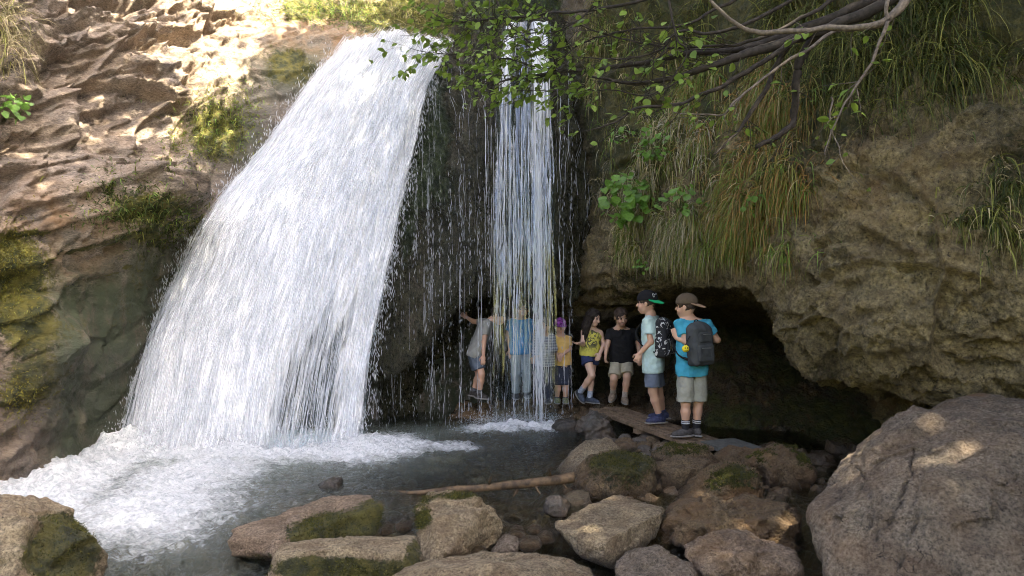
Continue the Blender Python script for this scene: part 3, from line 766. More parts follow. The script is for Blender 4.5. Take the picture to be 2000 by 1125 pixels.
# strings of drops over the dark face
n = 3000
px = np.where(RNG.uniform(0, 1, n) < .88, RNG.choice([735, 748, 760, 776, 790, 812, 838, 846, 861, 880, 901, 918, 937, 955, 970, 990, 1004, 1020, 1040, 1060, 1078, 1098, 1115], n) + RNG.normal(0, 2, n), RNG.uniform(725, 1100, n))
py = RNG.uniform(240, 842, n); py = np.where(px < 960, np.maximum(py, 320 + RNG.uniform(0, 200, n)), py)
c = thin_pt(px, py); c[:, 1] -= RNG.uniform(-.02, .22, n)
L = RNG.uniform(.006, .03, n)
v, f = slivers(c, c + np.stack([RNG.normal(0, .03, n), 0 * L, -np.ones(n)], 1) * L[:, None] * 2.6, RNG.uniform(.0014, .0034, n), RNG)
tag(link('falling_drops', make_mesh('falling_drops', v - fo2, f, M['drip'], True), thin), kind='stuff')
# films of water running down the black face
BG = BV.reshape(260, 460, 3); NGb = BN.reshape(260, 460, 3); Vl, Fl, o_ = [], [], 0
for _ in range(200):
    i = int(rg.integers(62, 238)); j0 = int(rg.integers(92, 235)); n_ = int(rg.integers(8, 46)); j = np.arange(j0, min(j0 + n_, 255))
    if len(j) < 5: continue
    p = BG[i, j] + NGb[i, j] * -.006 * np.sign(NGb[i, j][:, 1:2]); p = np.stack([np.convolve(np.pad(p[:, k], 4, mode='edge'), np.ones(9) / 9, 'valid') for k in range(3)], 1) + np.array([0, -.02, 0])
    v, f = tube(p, rg.uniform(.0012, .003) * (.5 + .5 * np.abs(np.sin(j * .5 + i))), 4, caps=False); Vl.append(v); Fl += [tuple(q + o_ for q in t) for t in f]; o_ += len(v)
tag(link('water_film', make_mesh('water_film', np.concatenate(Vl) - fo2, Fl, M['drip'], True), thin), kind='stuff')
foot2 = thin_pt(RNG.uniform(915, 1095, 80), np.full(80, 832.0))
foot2[:, 1] -= 0.05; foot2[:, 2] = 0.03
spray('foot_spray', thin, foot2, np.array([0.10, 0.13, 0.05]), 3500, 0.008, fo2, M['strand'], 2)

# ------------------------------------------------------------------ boulders
def ico(sub):
    bm = bmesh.new(); bmesh.ops.create_icosphere(bm, subdivisions=sub, radius=1.0)
    v = np.array([x.co[:] for x in bm.verts]); f = np.array([[q.index for q in t.verts] for t in bm.faces]); bm.free()
    return v / np.linalg.norm(v, axis=1, keepdims=True), f
ICO = {k: ico(k) for k in (3, 4, 5, 6, 7)}
def hull_planes(pts):
    bm = bmesh.new()
    for p in pts: bm.verts.new(p)
    bmesh.ops.convex_hull(bm, input=list(bm.verts))
    bm.normal_update()
    pl = [(np.array(f.normal), np.array(f.verts[0].co)) for f in bm.faces]
    bm.free(); return pl
def vnormals(v, f):
    fn_ = np.cross(v[f[:, 1]] - v[f[:, 0]], v[f[:, 2]] - v[f[:, 0]]); n = np.zeros_like(v)
    for k in range(3): np.add.at(n, f[:, k], fn_)
    return n / np.maximum(np.linalg.norm(n, axis=1, keepdims=True), 1e-9)
MOSSY = []
def boulder(name, pts, label, mat, sub=5, seed=1, sharp=16, rough=0.03, moss=(), base_moss=-0.3, topmoss=0.0, wetline=0.05, tint=0.2, cat='boulder', group=None, cracks=(), tintblobs=()):
    pts = np.array(pts, float); c = pts.mean(0); sharp = sharp * 2 if sub < 7 else sharp
    pl = hull_planes(pts); dirs, f = ICO[sub]
    acc = np.zeros(len(dirs))
    for n_, p_ in pl:
        d_ = n_ @ (p_ - c)
        if d_ <= 1e-4: continue
        acc += np.clip((dirs @ n_) / d_, 0, None) ** sharp
    r = acc ** (-1.0 / sharp)
    v = c + dirs * r[:, None]
    size = np.ptp(pts, axis=0).mean()
    fa, fe_ = facets(v / size * 2.3 + seed + .25 * fbm(v / size * 5, 3, seed)[:, None], seed + 3, 1.0); fb_, _e = facets(v / size * 7 + seed, seed + 5, 1.0)
    h = rough * size * (1.5 * fbm(v / size * 2.2 + seed * 3.7, 5, seed) + 2.8 * fa * sstep(-.02, .12, fe_) + 0.8 * fb_ + 1.1 * fbm(v / size * 9 + seed, 5, seed + 9, ridge=True) + .5 * fbm(v / size * 24 + seed, 3, seed + 12))
    v = v + dirs * h[:, None]
    ck = np.zeros(len(v))
    if cracks:
        px, py = project(v); px = px + 14 * fbm(v * 11, 4, 8); py = py + 14 * fbm(v * 11 + 5, 4, 9)
        for line in cracks:
            for (ax_, ay_), (bx_, by_) in zip(line[:-1], line[1:]):
                L2_ = (bx_ - ax_) ** 2 + (by_ - ay_) ** 2; t_ = np.clip(((px - ax_) * (bx_ - ax_) + (py - ay_) * (by_ - ay_)) / L2_, 0, 1)
                ck = np.maximum(ck, sstep(3.6, 0.8, np.hypot(px - ax_ - t_ * (bx_ - ax_), py - ay_ - t_ * (by_ - ay_)) ) * (v[:, 1] < c[1]))
        v = v - vnormals(v, f) * (ck * .028)[:, None]
    n = vnormals(v, f)
    px, py = project(v); nz = fbm(v * 5, 4, seed + 30)
    mo = np.full(len(v), base_moss) + topmoss * sstep(0.3, 0.9, n[:, 2])
    for (cx, cy, rx, ry, s_) in moss: mo += s_ * blob(px, py, cx, cy, rx, ry)
    mo += 0.25 * nz
    wl = wetline - .22 * sstep(5.7, 4.2, v[:, 1])
    wet = sstep(wl + 0.06, wl - 0.03, v[:, 2] + .04 * nz) * 0.9
    wet = np.maximum(wet, ck * .7)  # cracks are darkened through the wet channel
    ti = np.full(len(v), tint)
    for (cx, cy, rx, ry, s_) in tintblobs: ti += s_ * blob(px, py, cx, cy, rx, ry)
    base = np.array([c[0], c[1], v[:, 2].min()])
    o = link(name, make_mesh(name, v - base, f, mat, True, np.clip(np.stack([mo, wet, ti], 1), 0, 1)), loc=tuple(base))
    tag(o, label, cat, group)
    if moss or topmoss: MOSSY.append((o, v, n, mo, base))
    return o
def lump(outline, d, thick, front=0.72, zmin=None):
    """hull points: silhouette at mid depth, shrunk front and back rings"""
    o = np.array([P(px, py, d + thick * .45) for px, py in outline]); c = o.mean(0)
    a = c + (o - c) * front + np.array([0, -thick * .45, -0.0]); b = c + (o - c) * .7 + np.array([0, thick * .55, 0])
    return np.concatenate([o, a, b])
def at(*l): return [P(*q) for q in l]

boulder('boulder', at((-140, 1010, 4.1), (-60, 985, 4.3), (60, 992, 4.35), (105, 998, 4.2), (165, 1045, 4.1), (200, 1095, 4.0), (210, 1200, 3.9), (-140, 1220, 3.7), (60, 1240, 3.55), (0, 1005, 3.8), (95, 1020, 3.85), (-100, 1015, 4.9), (150, 1060, 4.9), (160, 1220, 4.8)),
        'pale boulder with mossy right side, alone in the bottom left corner', M['boulder'], 6, 2, 14, .03, moss=((160, 1065, 70, 80, 1.2), (105, 1095, 55, 70, .9), (30, 1080, 50, 50, .55), (60, 1010, 60, 15, .4)))
boulder('boulder', at((440, 1052, 4.75), (475, 1022, 4.95), (560, 1000, 5.1), (650, 970, 5.3), (722, 967, 5.3), (742, 985, 5.05), (738, 1045, 4.95), (570, 1058, 4.62), (555, 1085, 4.6), (450, 1085, 4.7), (600, 1020, 5.7), (720, 1000, 5.7), (480, 1090, 5.0), (730, 1080, 5.1), (600, 1110, 4.9)),
        'pink slab boulder with thick moss on its right face, beside the foam', M['pink'], 6, 4, 22, .022, moss=((665, 1022, 95, 34, 1.25), (730, 1000, 36, 46, 1.0), (600, 1050, 60, 24, .9), (500, 1090, 80, 24, .8)))
boulder('boulder', at((530, 1068, 4.45), (560, 1057, 4.7), (760, 1048, 4.75), (815, 1045, 4.7), (828, 1085, 4.5), (760, 1085, 4.35), (640, 1072, 4.3), (545, 1085, 4.25), (520, 1170, 4.2), (700, 1190, 4.2), (820, 1150, 4.4), (560, 1100, 4.9), (800, 1100, 4.95)),
        'low slab with a mossy front under the pink slab boulder', M['boulder'], 6, 5, 22, .022, moss=((600, 1112, 100, 34, 1.3), (740, 1118, 100, 32, 1.2), (810, 1070, 30, 36, .9)))
boulder('boulder', at((808, 985, 4.95), (842, 962, 5.15), (930, 962, 5.2), (965, 992, 5.0), (982, 1038, 4.9), (962, 1062, 4.85), (940, 995, 4.75), (880, 1078, 4.45), (848, 1102, 4.4), (822, 1090, 4.55), (815, 1040, 4.65), (850, 1015, 4.6), (850, 1000, 5.5), (960, 1040, 5.4), (840, 1140, 4.9)),
        'angular tan boulder split by a dark notch, in the middle foreground', M['boulder'], 6, 6, 24, .02, moss=((825, 1010, 30, 40, 1.1), (900, 968, 70, 12, 1.0), (970, 1020, 26, 36, .75)))
boulder('boulder', at((1072, 1022, 5.0), (1115, 1000, 5.2), (1210, 962, 5.5), (1298, 996, 5.1), (1190, 1052, 4.65), (1115, 1045, 4.75), (1085, 1035, 4.85), (1130, 1085, 4.75), (1200, 1112, 4.7), (1240, 1095, 4.8), (1285, 1040, 5.05), (1180, 1080, 4.62), (1220, 1010, 5.7), (1180, 1090, 5.4)),
        'angular flat-topped tan block tilted towards the viewer, dark right side', M['boulder'], 6, 7, 26, .018)
boulder('boulder', at((735, 1130, 4.15), (800, 1098, 4.4), (880, 1082, 4.55), (965, 1068, 4.65), (1050, 1078, 4.6), (1130, 1092, 4.45), (1160, 1120, 4.3), (950, 1100, 4.0), (800, 1170, 3.9), (1150, 1190, 4.0), (950, 1210, 3.8), (900, 1120, 4.9), (1100, 1130, 4.9)),
        'wide flat tan boulder along the bottom edge of the picture', M['boulder'], 6, 8, 12, .025, topmoss=.15)
boulder('boulder', lump([(1085, 922), (1105, 900), (1150, 865), (1190, 858), (1215, 880), (1210, 940), (1120, 950)], 6.3, .6), 'bare tan rock leaning behind the round mossy boulder', M['boulder'], 5, 9, 18, .025)
boulder('boulder', lump([(1108, 960), (1125, 925), (1155, 893), (1230, 880), (1275, 900), (1285, 950), (1265, 985), (1180, 995), (1125, 985)], 5.6, .7), 'round boulder capped with yellow green moss beside the log end', M['brown'], 6, 10, 12, .03, moss=((1215, 895, 80, 26, 1.0), (1235, 935, 60, 50, .75), (1160, 950, 50, 40, .5)))
boulder('boulder', lump([(1278, 908), (1330, 893), (1385, 903), (1392, 925), (1350, 955), (1310, 968), (1280, 955)], 5.85, .45), 'small brown rock between the mossy boulder and the walkway', M['brown'], 5, 11, 14, .03, topmoss=.65)
boulder('boulder', lump([(1270, 885), (1330, 872), (1375, 872), (1410, 900), (1390, 920), (1290, 915)], 6.2, .4), 'mossy low rock just below the walkway', M['brown'], 5, 12, 14, .03, topmoss=.75)
boulder('boulder', lump([(1308, 988), (1350, 955), (1400, 918), (1445, 905), (1492, 940), (1485, 985), (1400, 1005), (1330, 1005)], 5.3, .6), 'orange brown rock with a dark mossy cap in front of the cave', M['brown'], 6, 13, 14, .035, moss=((1440, 940, 60, 35, .95),), topmoss=.4, tint=.7)
boulder('boulder', lump([(1398, 890), (1430, 872), (1470, 878), (1480, 905), (1440, 925), (1400, 915)], 6.4, .4), 'squat brown rock at the end of the walkway', M['brown'], 5, 14, 14, .03, tint=.5)
boulder('boulder', lump([(1460, 900), (1500, 878), (1560, 882), (1590, 915), (1580, 960), (1530, 985), (1470, 950)], 5.9, .6), 'rounded dull green brown rock at the cave mouth', M['brown'], 5, 15, 12, .04, topmoss=.7, tint=.5)
boulder('boulder', lump([(1288, 1015), (1330, 992), (1420, 1000), (1490, 985), (1555, 1000), (1560, 1060), (1450, 1065), (1330, 1075), (1290, 1060)], 4.8, .6), 'rough brown ledge rock left of the big boulder', M['brown'], 6, 16, 12, .05, tint=.5, topmoss=.45)
boulder('boulder', lump([(1345, 1078), (1400, 1052), (1470, 1050), (1560, 1075), (1580, 1150), (1450, 1200), (1340, 1160)], 4.2, .55), 'flat pinkish brown stone against the big boulder at the bottom edge', M['pink'], 6, 17, 14, .03, tint=.4)
boulder('boulder', lump([(1200, 1110), (1240, 1085), (1300, 1082), (1355, 1108), (1350, 1180), (1220, 1190)], 4.15, .45), 'grey brown stone at the bottom edge below the angular block', M['big'], 5, 18, 14, .03)
boulder('boulder', at((1546, 1010, 4.3), (1558, 968, 4.5), (1620, 920, 4.65), (1685, 858, 4.8), (1760, 790, 4.95), (1805, 756, 5.0), (1872, 746, 5.0), (1965, 766, 4.9), (2060, 775, 4.8), (2300, 830, 4.5), (2330, 1200, 3.6), (1562, 1110, 4.05), (1600, 1230, 3.75), (1700, 960, 4.1), (1850, 850, 4.25), (2000, 870, 4.0), (1760, 1080, 3.75), (2000, 1150, 3.5), (1780, 900, 5.6), (2100, 820, 5.6), (1640, 1050, 5.2)),
        'huge smooth grey brown boulder filling the bottom right corner', M['big'], 7, 19, 10, .016, moss=((1812, 775, 16, 22, .75), (1700, 985, 10, 10, .1)), tint=.25, tintblobs=((1905, 765, 35, 18, 1.0), (1600, 1050, 60, 60, .3)),
        cracks=(((1782, 880), (1778, 932), (1735, 1012), (1708, 1036), (1712, 1056)), ((1632, 905), (1640, 957), (1646, 1014)), ((1676, 910), (1692, 952), (1702, 980), (1705, 1030)), ((1990, 930), (1940, 975), (1965, 1000)), ((1800, 1000), (1770, 1040), (1760, 1100))))
boulder('rock', lump([(618, 948), (640, 934), (665, 936), (672, 955), (640, 962)], 5.95, .2), 'dark wet rock poking out of the pool near the foam', M['dark'], 4, 20, 14, .03, cat='rock', wetline=.3)
boulder('rock', lump([(1058, 1000), (1065, 975), (1095, 970), (1115, 985), (1110, 1008), (1080, 1012)], 5.3, .22), 'small mossy stone in the shallows under the log', M['dark'], 4, 21, 12, .03, moss=((1085, 980, 30, 15, .6),), cat='rock', wetline=.02)
boulder('rock', lump([(1075, 835), (1085, 820), (1120, 815), (1145, 828), (1140, 850), (1090, 855)], 8.2, .3), 'dark wet rock beside the foot of the thin fall', M['dark'], 4, 22, 10, .03, cat='rock', wetline=.5)
boulder('rock', lump([(958, 1072), (985, 1048), (1015, 1055), (1012, 1078), (975, 1085)], 4.75, .2), 'small pointed grey stone right of the split tan boulder', M['big'], 4, 23, 18, .03, cat='rock', wetline=-.05)
boulder('rock', lump([(1135, 865), (1130, 830), (1160, 800), (1195, 815), (1200, 860)], 7.9, .5), 'dark brown rock under the far end of the walkway', M['dark'], 5, 24, 12, .05, cat='rock', wetline=-.1)
rr = random.Random(3)
SHALLOW = ['second small wet stone right of the split tan boulder, in the nearer row', 'small wet stone midway between split tan boulder and angular block', 'largest small wet stone between the split tan boulder and the angular block', 'small wet stone touching the left tip of the angular flat-topped block',
           'small wet stone in front of the gap between split boulder and angular block', 'small wet stone in open water just right of the split tan boulder', 'smallest wet stone in open water between split boulder and log end', 'small stone below the log end beside the mossy stone in the shallows', 'small stone wedged at the foot of the split tan boulder, right side',
           'small stone between the angular block and the rough brown ledge rock', 'small stone behind the angular block, below the small brown rock', 'small stone tucked behind the top edge of the angular block', 'small stone between the dark-capped orange rock and the big boulder', 'small stone touching the left edge of the big boulder',
           'farthest of three wet stones between pink slab and split boulder', 'rightmost of three wet stones between pink slab and split boulder', 'leftmost of three wet stones between pink slab and split boulder']
for i in range(26):
    px = rr.uniform(1150, 1320); py = 850 + (px - 1150) * .12 + rr.uniform(-10, 32); s = rr.uniform(9, 22)
    d = (CAM_Z - .0) * FPX / (py - 562)
    boulder('small_stone', lump([(px + s * math.cos(a) * rr.uniform(.8, 1.2), py + .6 * s * math.sin(a)) for a in np.linspace(0, 6.28, 8)[:-1]], d - .1, .14), 'fist-sized dark greenish stone in the heap below the walkway', M['dark'] if i % 3 else M['brown'], 3, 40 + i, 12, .03, cat='stone', group='stones heaped below the walkway', wetline=-.2, topmoss=0)
for i, (px, py, s) in enumerate([(1010, 1042, 20), (1045, 1035, 16), (1035, 1062, 26), (1095, 1030, 14), (1065, 1050, 20), (1000, 1010, 18), (1040, 1008, 12), (1120, 985, 14), (930, 1075, 16), (1325, 1050, 18), (1290, 985, 15), (1255, 1000, 12), (1500, 985, 16), (1520, 1010, 18), (770, 1010, 18), (790, 1030, 20), (755, 1035, 16)]):
    d = (CAM_Z + .08) * FPX / (py - 562)
    boulder('small_stone', lump([(px + s * math.cos(a) * rr.uniform(.8, 1.3), py + .5 * s * math.sin(a)) for a in np.linspace(0, 6.28, 8)[:-1]], d - .1, .2), SHALLOW[i], M['brown'], 3, 80 + i, 14, .03, cat='stone', group='stones lying in the shallows', wetline=.1, topmoss=0)

# pebbles on the bed
def pebbles(n, xr, yr, name, label):
    V, F, o = [], [], 0; dv, df_ = ICO[3] if False else ico(1)
    for i in range(n):
        x = RNG.uniform(*xr); y = RNG.uniform(*yr); s = RNG.uniform(.012, .04)
        z = ground_at(x, y)
        R = np.array(Matrix.Rotation(RNG.uniform(0, 6.28), 3, 'Z'))
        v = (dv * (1 + .25 * RNG.uniform(-1, 1, (len(dv), 1)))) * np.array([s * RNG.uniform(.9, 1.6), s, s * .6]) @ R.T + np.array([x, y, z + s * .2])
        V.append(v); F.append(df_ + o); o += len(v)
    V = np.concatenate(V); return tag(link(name, make_mesh(name, V, np.concatenate(F), M['brown'], True, np.tile([0, .5, .3], (len(V), 1)))), label, kind='stuff')
pebbles(420, (-1.5, 2.6), (3.6, 8.6), 'pebbles', 'brown pebbles scattered over the stream bed')

# moss shoots on rocks
def moss_shoots(parent, v, n, mo, base, count, name='moss', size=.0085, c1=(.022, .028, .007), c2=(.12, .11, .018), f=None):
    w = np.clip(mo - .40, 0, 1); 
    if w.sum() < 1e-3: return
    px, py = project(v)
    w = w * (px > -80) * (px < 2080) * (py < 1180)
    w = w / w.sum(); idx = RNG.choice(len(v), count, p=w)
    p = v[idx] + RNG.normal(0, .008, (count, 3)); nn = n[idx] + RNG.normal(0, .45, (count, 3)); nn /= np.linalg.norm(nn, axis=1, keepdims=True)
    L = RNG.uniform(.5, 1.5, count) * size; side = np.cross(nn, RNG.normal(0, 1, (count, 3))); side /= np.linalg.norm(side, axis=1, keepdims=True)
    wd = (L * .35)[:, None]
    vv = np.stack([p - side * wd - nn * .004, p + side * wd - nn * .004, p + nn * L[:, None]], 1).reshape(-1, 3)
    t = RNG.uniform(0, 1, (count, 1)) ** 1.6; c = np.array(c1) * (1 - t) + np.array(c2) * t
    o = link(name, make_mesh(name, vv - base, np.arange(count * 3).reshape(-1, 3), M['moss'], False, np.repeat(c, 3, 0)), parent)
    return tag(o, kind='stuff')
for o, v, n, mo, base in MOSSY:
    if (mo > .45).sum() > 60: moss_shoots(o, v, n, mo, base, 7000)

# ------------------------------------------------------------------ grass and plants on the cliffs
def blades(name, p, n, length, cols, droop=.5, width=.0036, seg=6, out=.35, up=.2, label=None, jit=.35):
    N = len(p); d = n * out + np.array([0, 0, up]) + RNG.normal(0, jit, (N, 3)); d /= np.linalg.norm(d, axis=1, keepdims=True)
    side = np.cross(d, np.array([0, 0, 1.0])) + RNG.normal(0, .4, (N, 3)); side /= np.linalg.norm(side, axis=1, keepdims=True)
    pts = [p.copy()]; cur = p.copy()
    for k in range(seg):
        d = d + np.array([0, 0, -droop]) + RNG.normal(0, .05, (N, 3)); d /= np.linalg.norm(d, axis=1, keepdims=True)
        cur = cur + d * (length / seg)[:, None]; pts.append(cur.copy())
    wd = np.array([width * (1 - (k / (seg + .0)) ** 1.5) + .0004 for k in range(seg + 1)])
    V = np.stack([np.stack([q - side * wd[k], q + side * wd[k]], 1) for k, q in enumerate(pts)], 1).reshape(-1, 3)   # N,(seg+1),2
    b = np.arange(N)[:, None] * (seg + 1) * 2
    F = np.concatenate([np.concatenate([b + 2 * k, b + 2 * k + 1, b + 2 * k + 3, b + 2 * k + 2], 1) for k in range(seg)])
    o = link(name, make_mesh(name, V, F, M['grass'], True, np.repeat(cols, (seg + 1) * 2, 0)))
    return tag(o, label, kind='stuff')
def pick(v, n, weight, count):
    w = np.clip(weight, 0, None); w = w / w.sum(); i = RNG.choice(len(v), count, p=w)
    return v[i] + RNG.normal(0, .02, (count, 3)), n[i]
def palette(count, cols, probs):
    i = RNG.choice(len(cols), count, p=np.array(probs) / sum(probs))
    return np.array(cols)[i] * RNG.uniform(.45, 1.45, (count, 1))
STRAW, OLIVE, GREEN, RUST, DARKG = (.44, .37, .21), (.20, .205, .05), (.16, .25, .05), (.31, .185, .065), (.06, .08, .02)
front = (RN[:, 1] < .35)
px, py = project(RV); clump = np.clip(fbm(RV * 3.2, 3, 12) * 1.6 + .35, 0, 1)
def hang(boxes, count, length, cols, probs, label, **kw):
    w = sum(blob(px, py, *b[:4]) * b[4] for b in boxes) * front * (RV[:, 1] > 2.5) * clump * (py < 500)
    p, n = pick(RV, RN, w, count)
    blades('hanging_grass', p, n, RNG.uniform(.4, 1.3, count) * length, palette(count, cols, probs), label=label, **kw)
hang([(1330, 300, 70, 70, 1), (1300, 400, 60, 60, 1), (1330, 470, 60, 40, .8)], 16000, .30, [STRAW, OLIVE, GREEN, (.42, .38, .28)], [3, 3, 2, 4], 'pale dry grass hanging in a curtain over the cave lip', droop=.6, jit=.5)
hang([(1440, 250, 70, 90, 1), (1500, 200, 60, 60, .8), (1480, 380, 60, 60, .9)], 18000, .36, [RUST, OLIVE, STRAW, GREEN], [4, 4, 1, 2], 'rusty brown grass hanging under the branches', droop=.6, jit=.5)
hang([(1450, 430, 80, 60, 1), (1400, 480, 90, 40, 1), (1500, 450, 40, 60, .8), (1370, 160, 110, 60, .8)], 18000, .26, [OLIVE, GREEN, STRAW, RUST], [5, 4, 1, 1], 'olive green grass fringe hanging above the cave mouth', droop=.6, jit=.5)
hang([(1230, 440, 40, 50, 1), (1215, 480, 30, 30, 1), (1170, 100, 50, 60, .8)], 6000, .24, [OLIVE, STRAW, GREEN], [3, 3, 2], 'tufts of grass hanging beside the broad-leaved plant', droop=.6, jit=.5)
hang([(1700, 60, 170, 90, 1), (1900, 60, 120, 80, .9), (1600, 120, 60, 60, .8), (1780, 150, 80, 60, .6), (1400, 20, 150, 50, .9)], 18000, .45, [DARKG, OLIVE, (.09, .075, .03)], [4, 3, 2], 'dark hanging moss and roots at the top right', droop=.5)
hang([(1960, 290, 40, 60, 1), (1910, 420, 50, 40, .9), (1990, 400, 30, 60, .8), (1950, 520, 40, 30, .5)], 1500, .20, [OLIVE, DARKG, STRAW], [3, 3, 1], 'dull green tufts on the right edge of the cliff', droop=.6, jit=.5)
px2, py2 = project(LV)
def onleft(boxes, count, length, cols, probs, label, name='grass', **kw):
    w = sum(blob(px2, py2, *b[:4]) * b[4] for b in boxes) * (LV[:, 1] > 2.5)
    p, n = pick(LV, LN, w, count)
    blades(name, p, n, RNG.uniform(.4, 1.3, count) * length, palette(count, cols, probs), label=label, **kw)
onleft([(10, 60, 28, 60, 1)], 1500, .36, [STRAW, OLIVE, (.32, .28, .16)], [3, 2, 3], 'dry yellow grass clump in the top left corner', name='grass_clump', droop=.35)
onleft([(830, 25, 50, 30, 1), (760, 5, 60, 20, .7)], 4000, .22, [(.20, .22, .05), OLIVE, STRAW], [4, 2, 2], 'sunlit yellow green grass on the bank above the falls', droop=.2)
onleft([(610, 12, 90, 22, 1), (690, 20, 50, 30, .8)], 3500, .20, [GREEN, DARKG, OLIVE], [3, 3, 2], 'green grass on the bank top above the falls', droop=.2)
onleft([(425, 245, 60, 55, 1), (350, 295, 40, 25, .6), (470, 210, 30, 40, .6)], 3200, .10, [(.17, .18, .035), OLIVE, GREEN], [4, 2, 2], 'yellow green moss and grass on the ledge left of the falls', droop=.3, width=.005)
onleft([(260, 390, 70, 45, 1), (320, 420, 50, 40, .9), (230, 410, 50, 30, .6)], 3500, .10, [DARKG, OLIVE, GREEN], [4, 2, 1], 'dark leafy growth in the hollow under the slab', droop=.35, width=.006)
onleft([(20, 540, 45, 80, 1), (40, 775, 40, 45, .7), (30, 480, 40, 30, .8)], 6000, .03, [(.20, .17, .03), (.14, .13, .025), OLIVE], [3, 3, 2], 'golden moss on the rocks at the left edge', name='moss', droop=.1, width=.004)
pxb, pyb = project(BV)
w = blob(pxb, pyb, 1000, 5, 120, 40) + .7 * blob(pxb, pyb, 920, 20, 60, 40)
p, n = pick(BV, BN, w, 3000)
blades('grass', p, n, RNG.uniform(.08, .25, 3000), palette(3000, [GREEN, DARKG, OLIVE], [2, 3, 1]), label='dark green grass at the head of the thin fall', droop=.3)

# a leaf: pointed oval folded along its midrib
def leaf_mesh(name, L, Wd, mat, fold=.25, curl=.15):
    t = np.array([0, .18, .42, .68, .88, 1.0]); wv = np.array([.02, .62, 1, .85, .42, .02]) * Wd / 2
    V, F = [], []
    for k in range(6):
        zc = -curl * L * t[k] ** 2
        V += [(-wv[k], t[k] * L, zc + fold * wv[k]), (0, t[k] * L, zc), (wv[k], t[k] * L, zc + fold * wv[k])]
    for k in range(5):
        a = 3 * k; F += [(a, a + 1, a + 4, a + 3), (a + 1, a + 2, a + 5, a + 4)]
    return make_mesh(name, np.array(V), F, mat, True)
LEAF = [leaf_mesh('leaf', .072, .048, M['leaf']), leaf_mesh('leaf', .056, .040, M['leaf'], .1, .3), leaf_mesh('leaf', .095, .062, M['leaf'], .15, .25)]
BROAD = [leaf_mesh('leaf', .085, .085, M['leaf2'], .12, .3), leaf_mesh('leaf', .06, .062, M['leaf2'], .2, .2)]
def rand_leaf_rot(down=.5):
    q = Matrix.Rotation(RNG.uniform(0, 6.283), 4, 'Z') @ Matrix.Rotation(RNG.normal(-.35, .45) - .2 * down, 4, 'X') @ Matrix.Rotation(RNG.normal(0, .5), 4, 'Y')
    return q
def plant(px0, py0, d, rx, ry, count, label, meshes, scale=1.0, stems=True):
    b = np.array(P(px0, py0 + ry, d + .12)); root = empty('leafy_plant', tuple(b)); tag(root, label, 'plant', )
    st = []
    for i in range(count):
        a = RNG.uniform(0, 6.283); r = math.sqrt(RNG.uniform(0, 1))
        e = np.array(P(px0 + rx * r * math.cos(a), py0 + ry * r * math.sin(a), d - RNG.uniform(0, .18))) - b
        o = link('leaf', meshes[i % len(meshes)], root); s = scale * RNG.uniform(.7, 1.3)
        # leaves face the light: outward from the wall and up
        R = Matrix.Rotation(RNG.normal(math.pi, .7), 4, 'Z') @ Matrix.Rotation(RNG.normal(-.55, .3), 4, 'X') @ Matrix.Rotation(RNG.normal(0, .4), 4, 'Y')
        o.matrix_local = Matrix.Translation(e) @ R @ Matrix.Scale(s, 4)
        if i % 2 == 0: st.append(tube([np.zeros(3), e * .5 + np.array([0, -.03, .02]), e], [.003, .002, .0015], 4))
    v, f = join(st); link('stem', make_mesh('stem', v, f, mat_stem, True), root)
mat_stem = mat_plain('green_stem', (.10, .14, .035), .7, .3, 30, 0)
plant(1222, 385, 7.95, 46, 52, 90, 'bright green broad-leaved plant on the cliff right of the thin fall', BROAD, 1.3)
plant(1275, 280, 7.75, 38, 36, 50, 'small leafy green plant above the pale hanging grass', BROAD, .85)
plant(1330, 385, 7.3, 60, 30, 44, 'trailing green leaves over the pale hanging grass', BROAD, .8)
plant(1250, 518, 8.2, 16, 14, 12, 'tiny bright green sprig hanging over the cave lip', BROAD, .6)
plant(35, 208, 6.85, 30, 28, 40, 'small bright green shrub on the rock at the left edge', BROAD, .8)
plant(1480, 395, 6.4, 40, 26, 16, 'few green leaves in the middle of the rusty grass', BROAD, .7)
plant(1215, 262, 8.3, 26, 16, 22, 'fern-like green tuft in the dark corner beside the black rock', BROAD, .6)

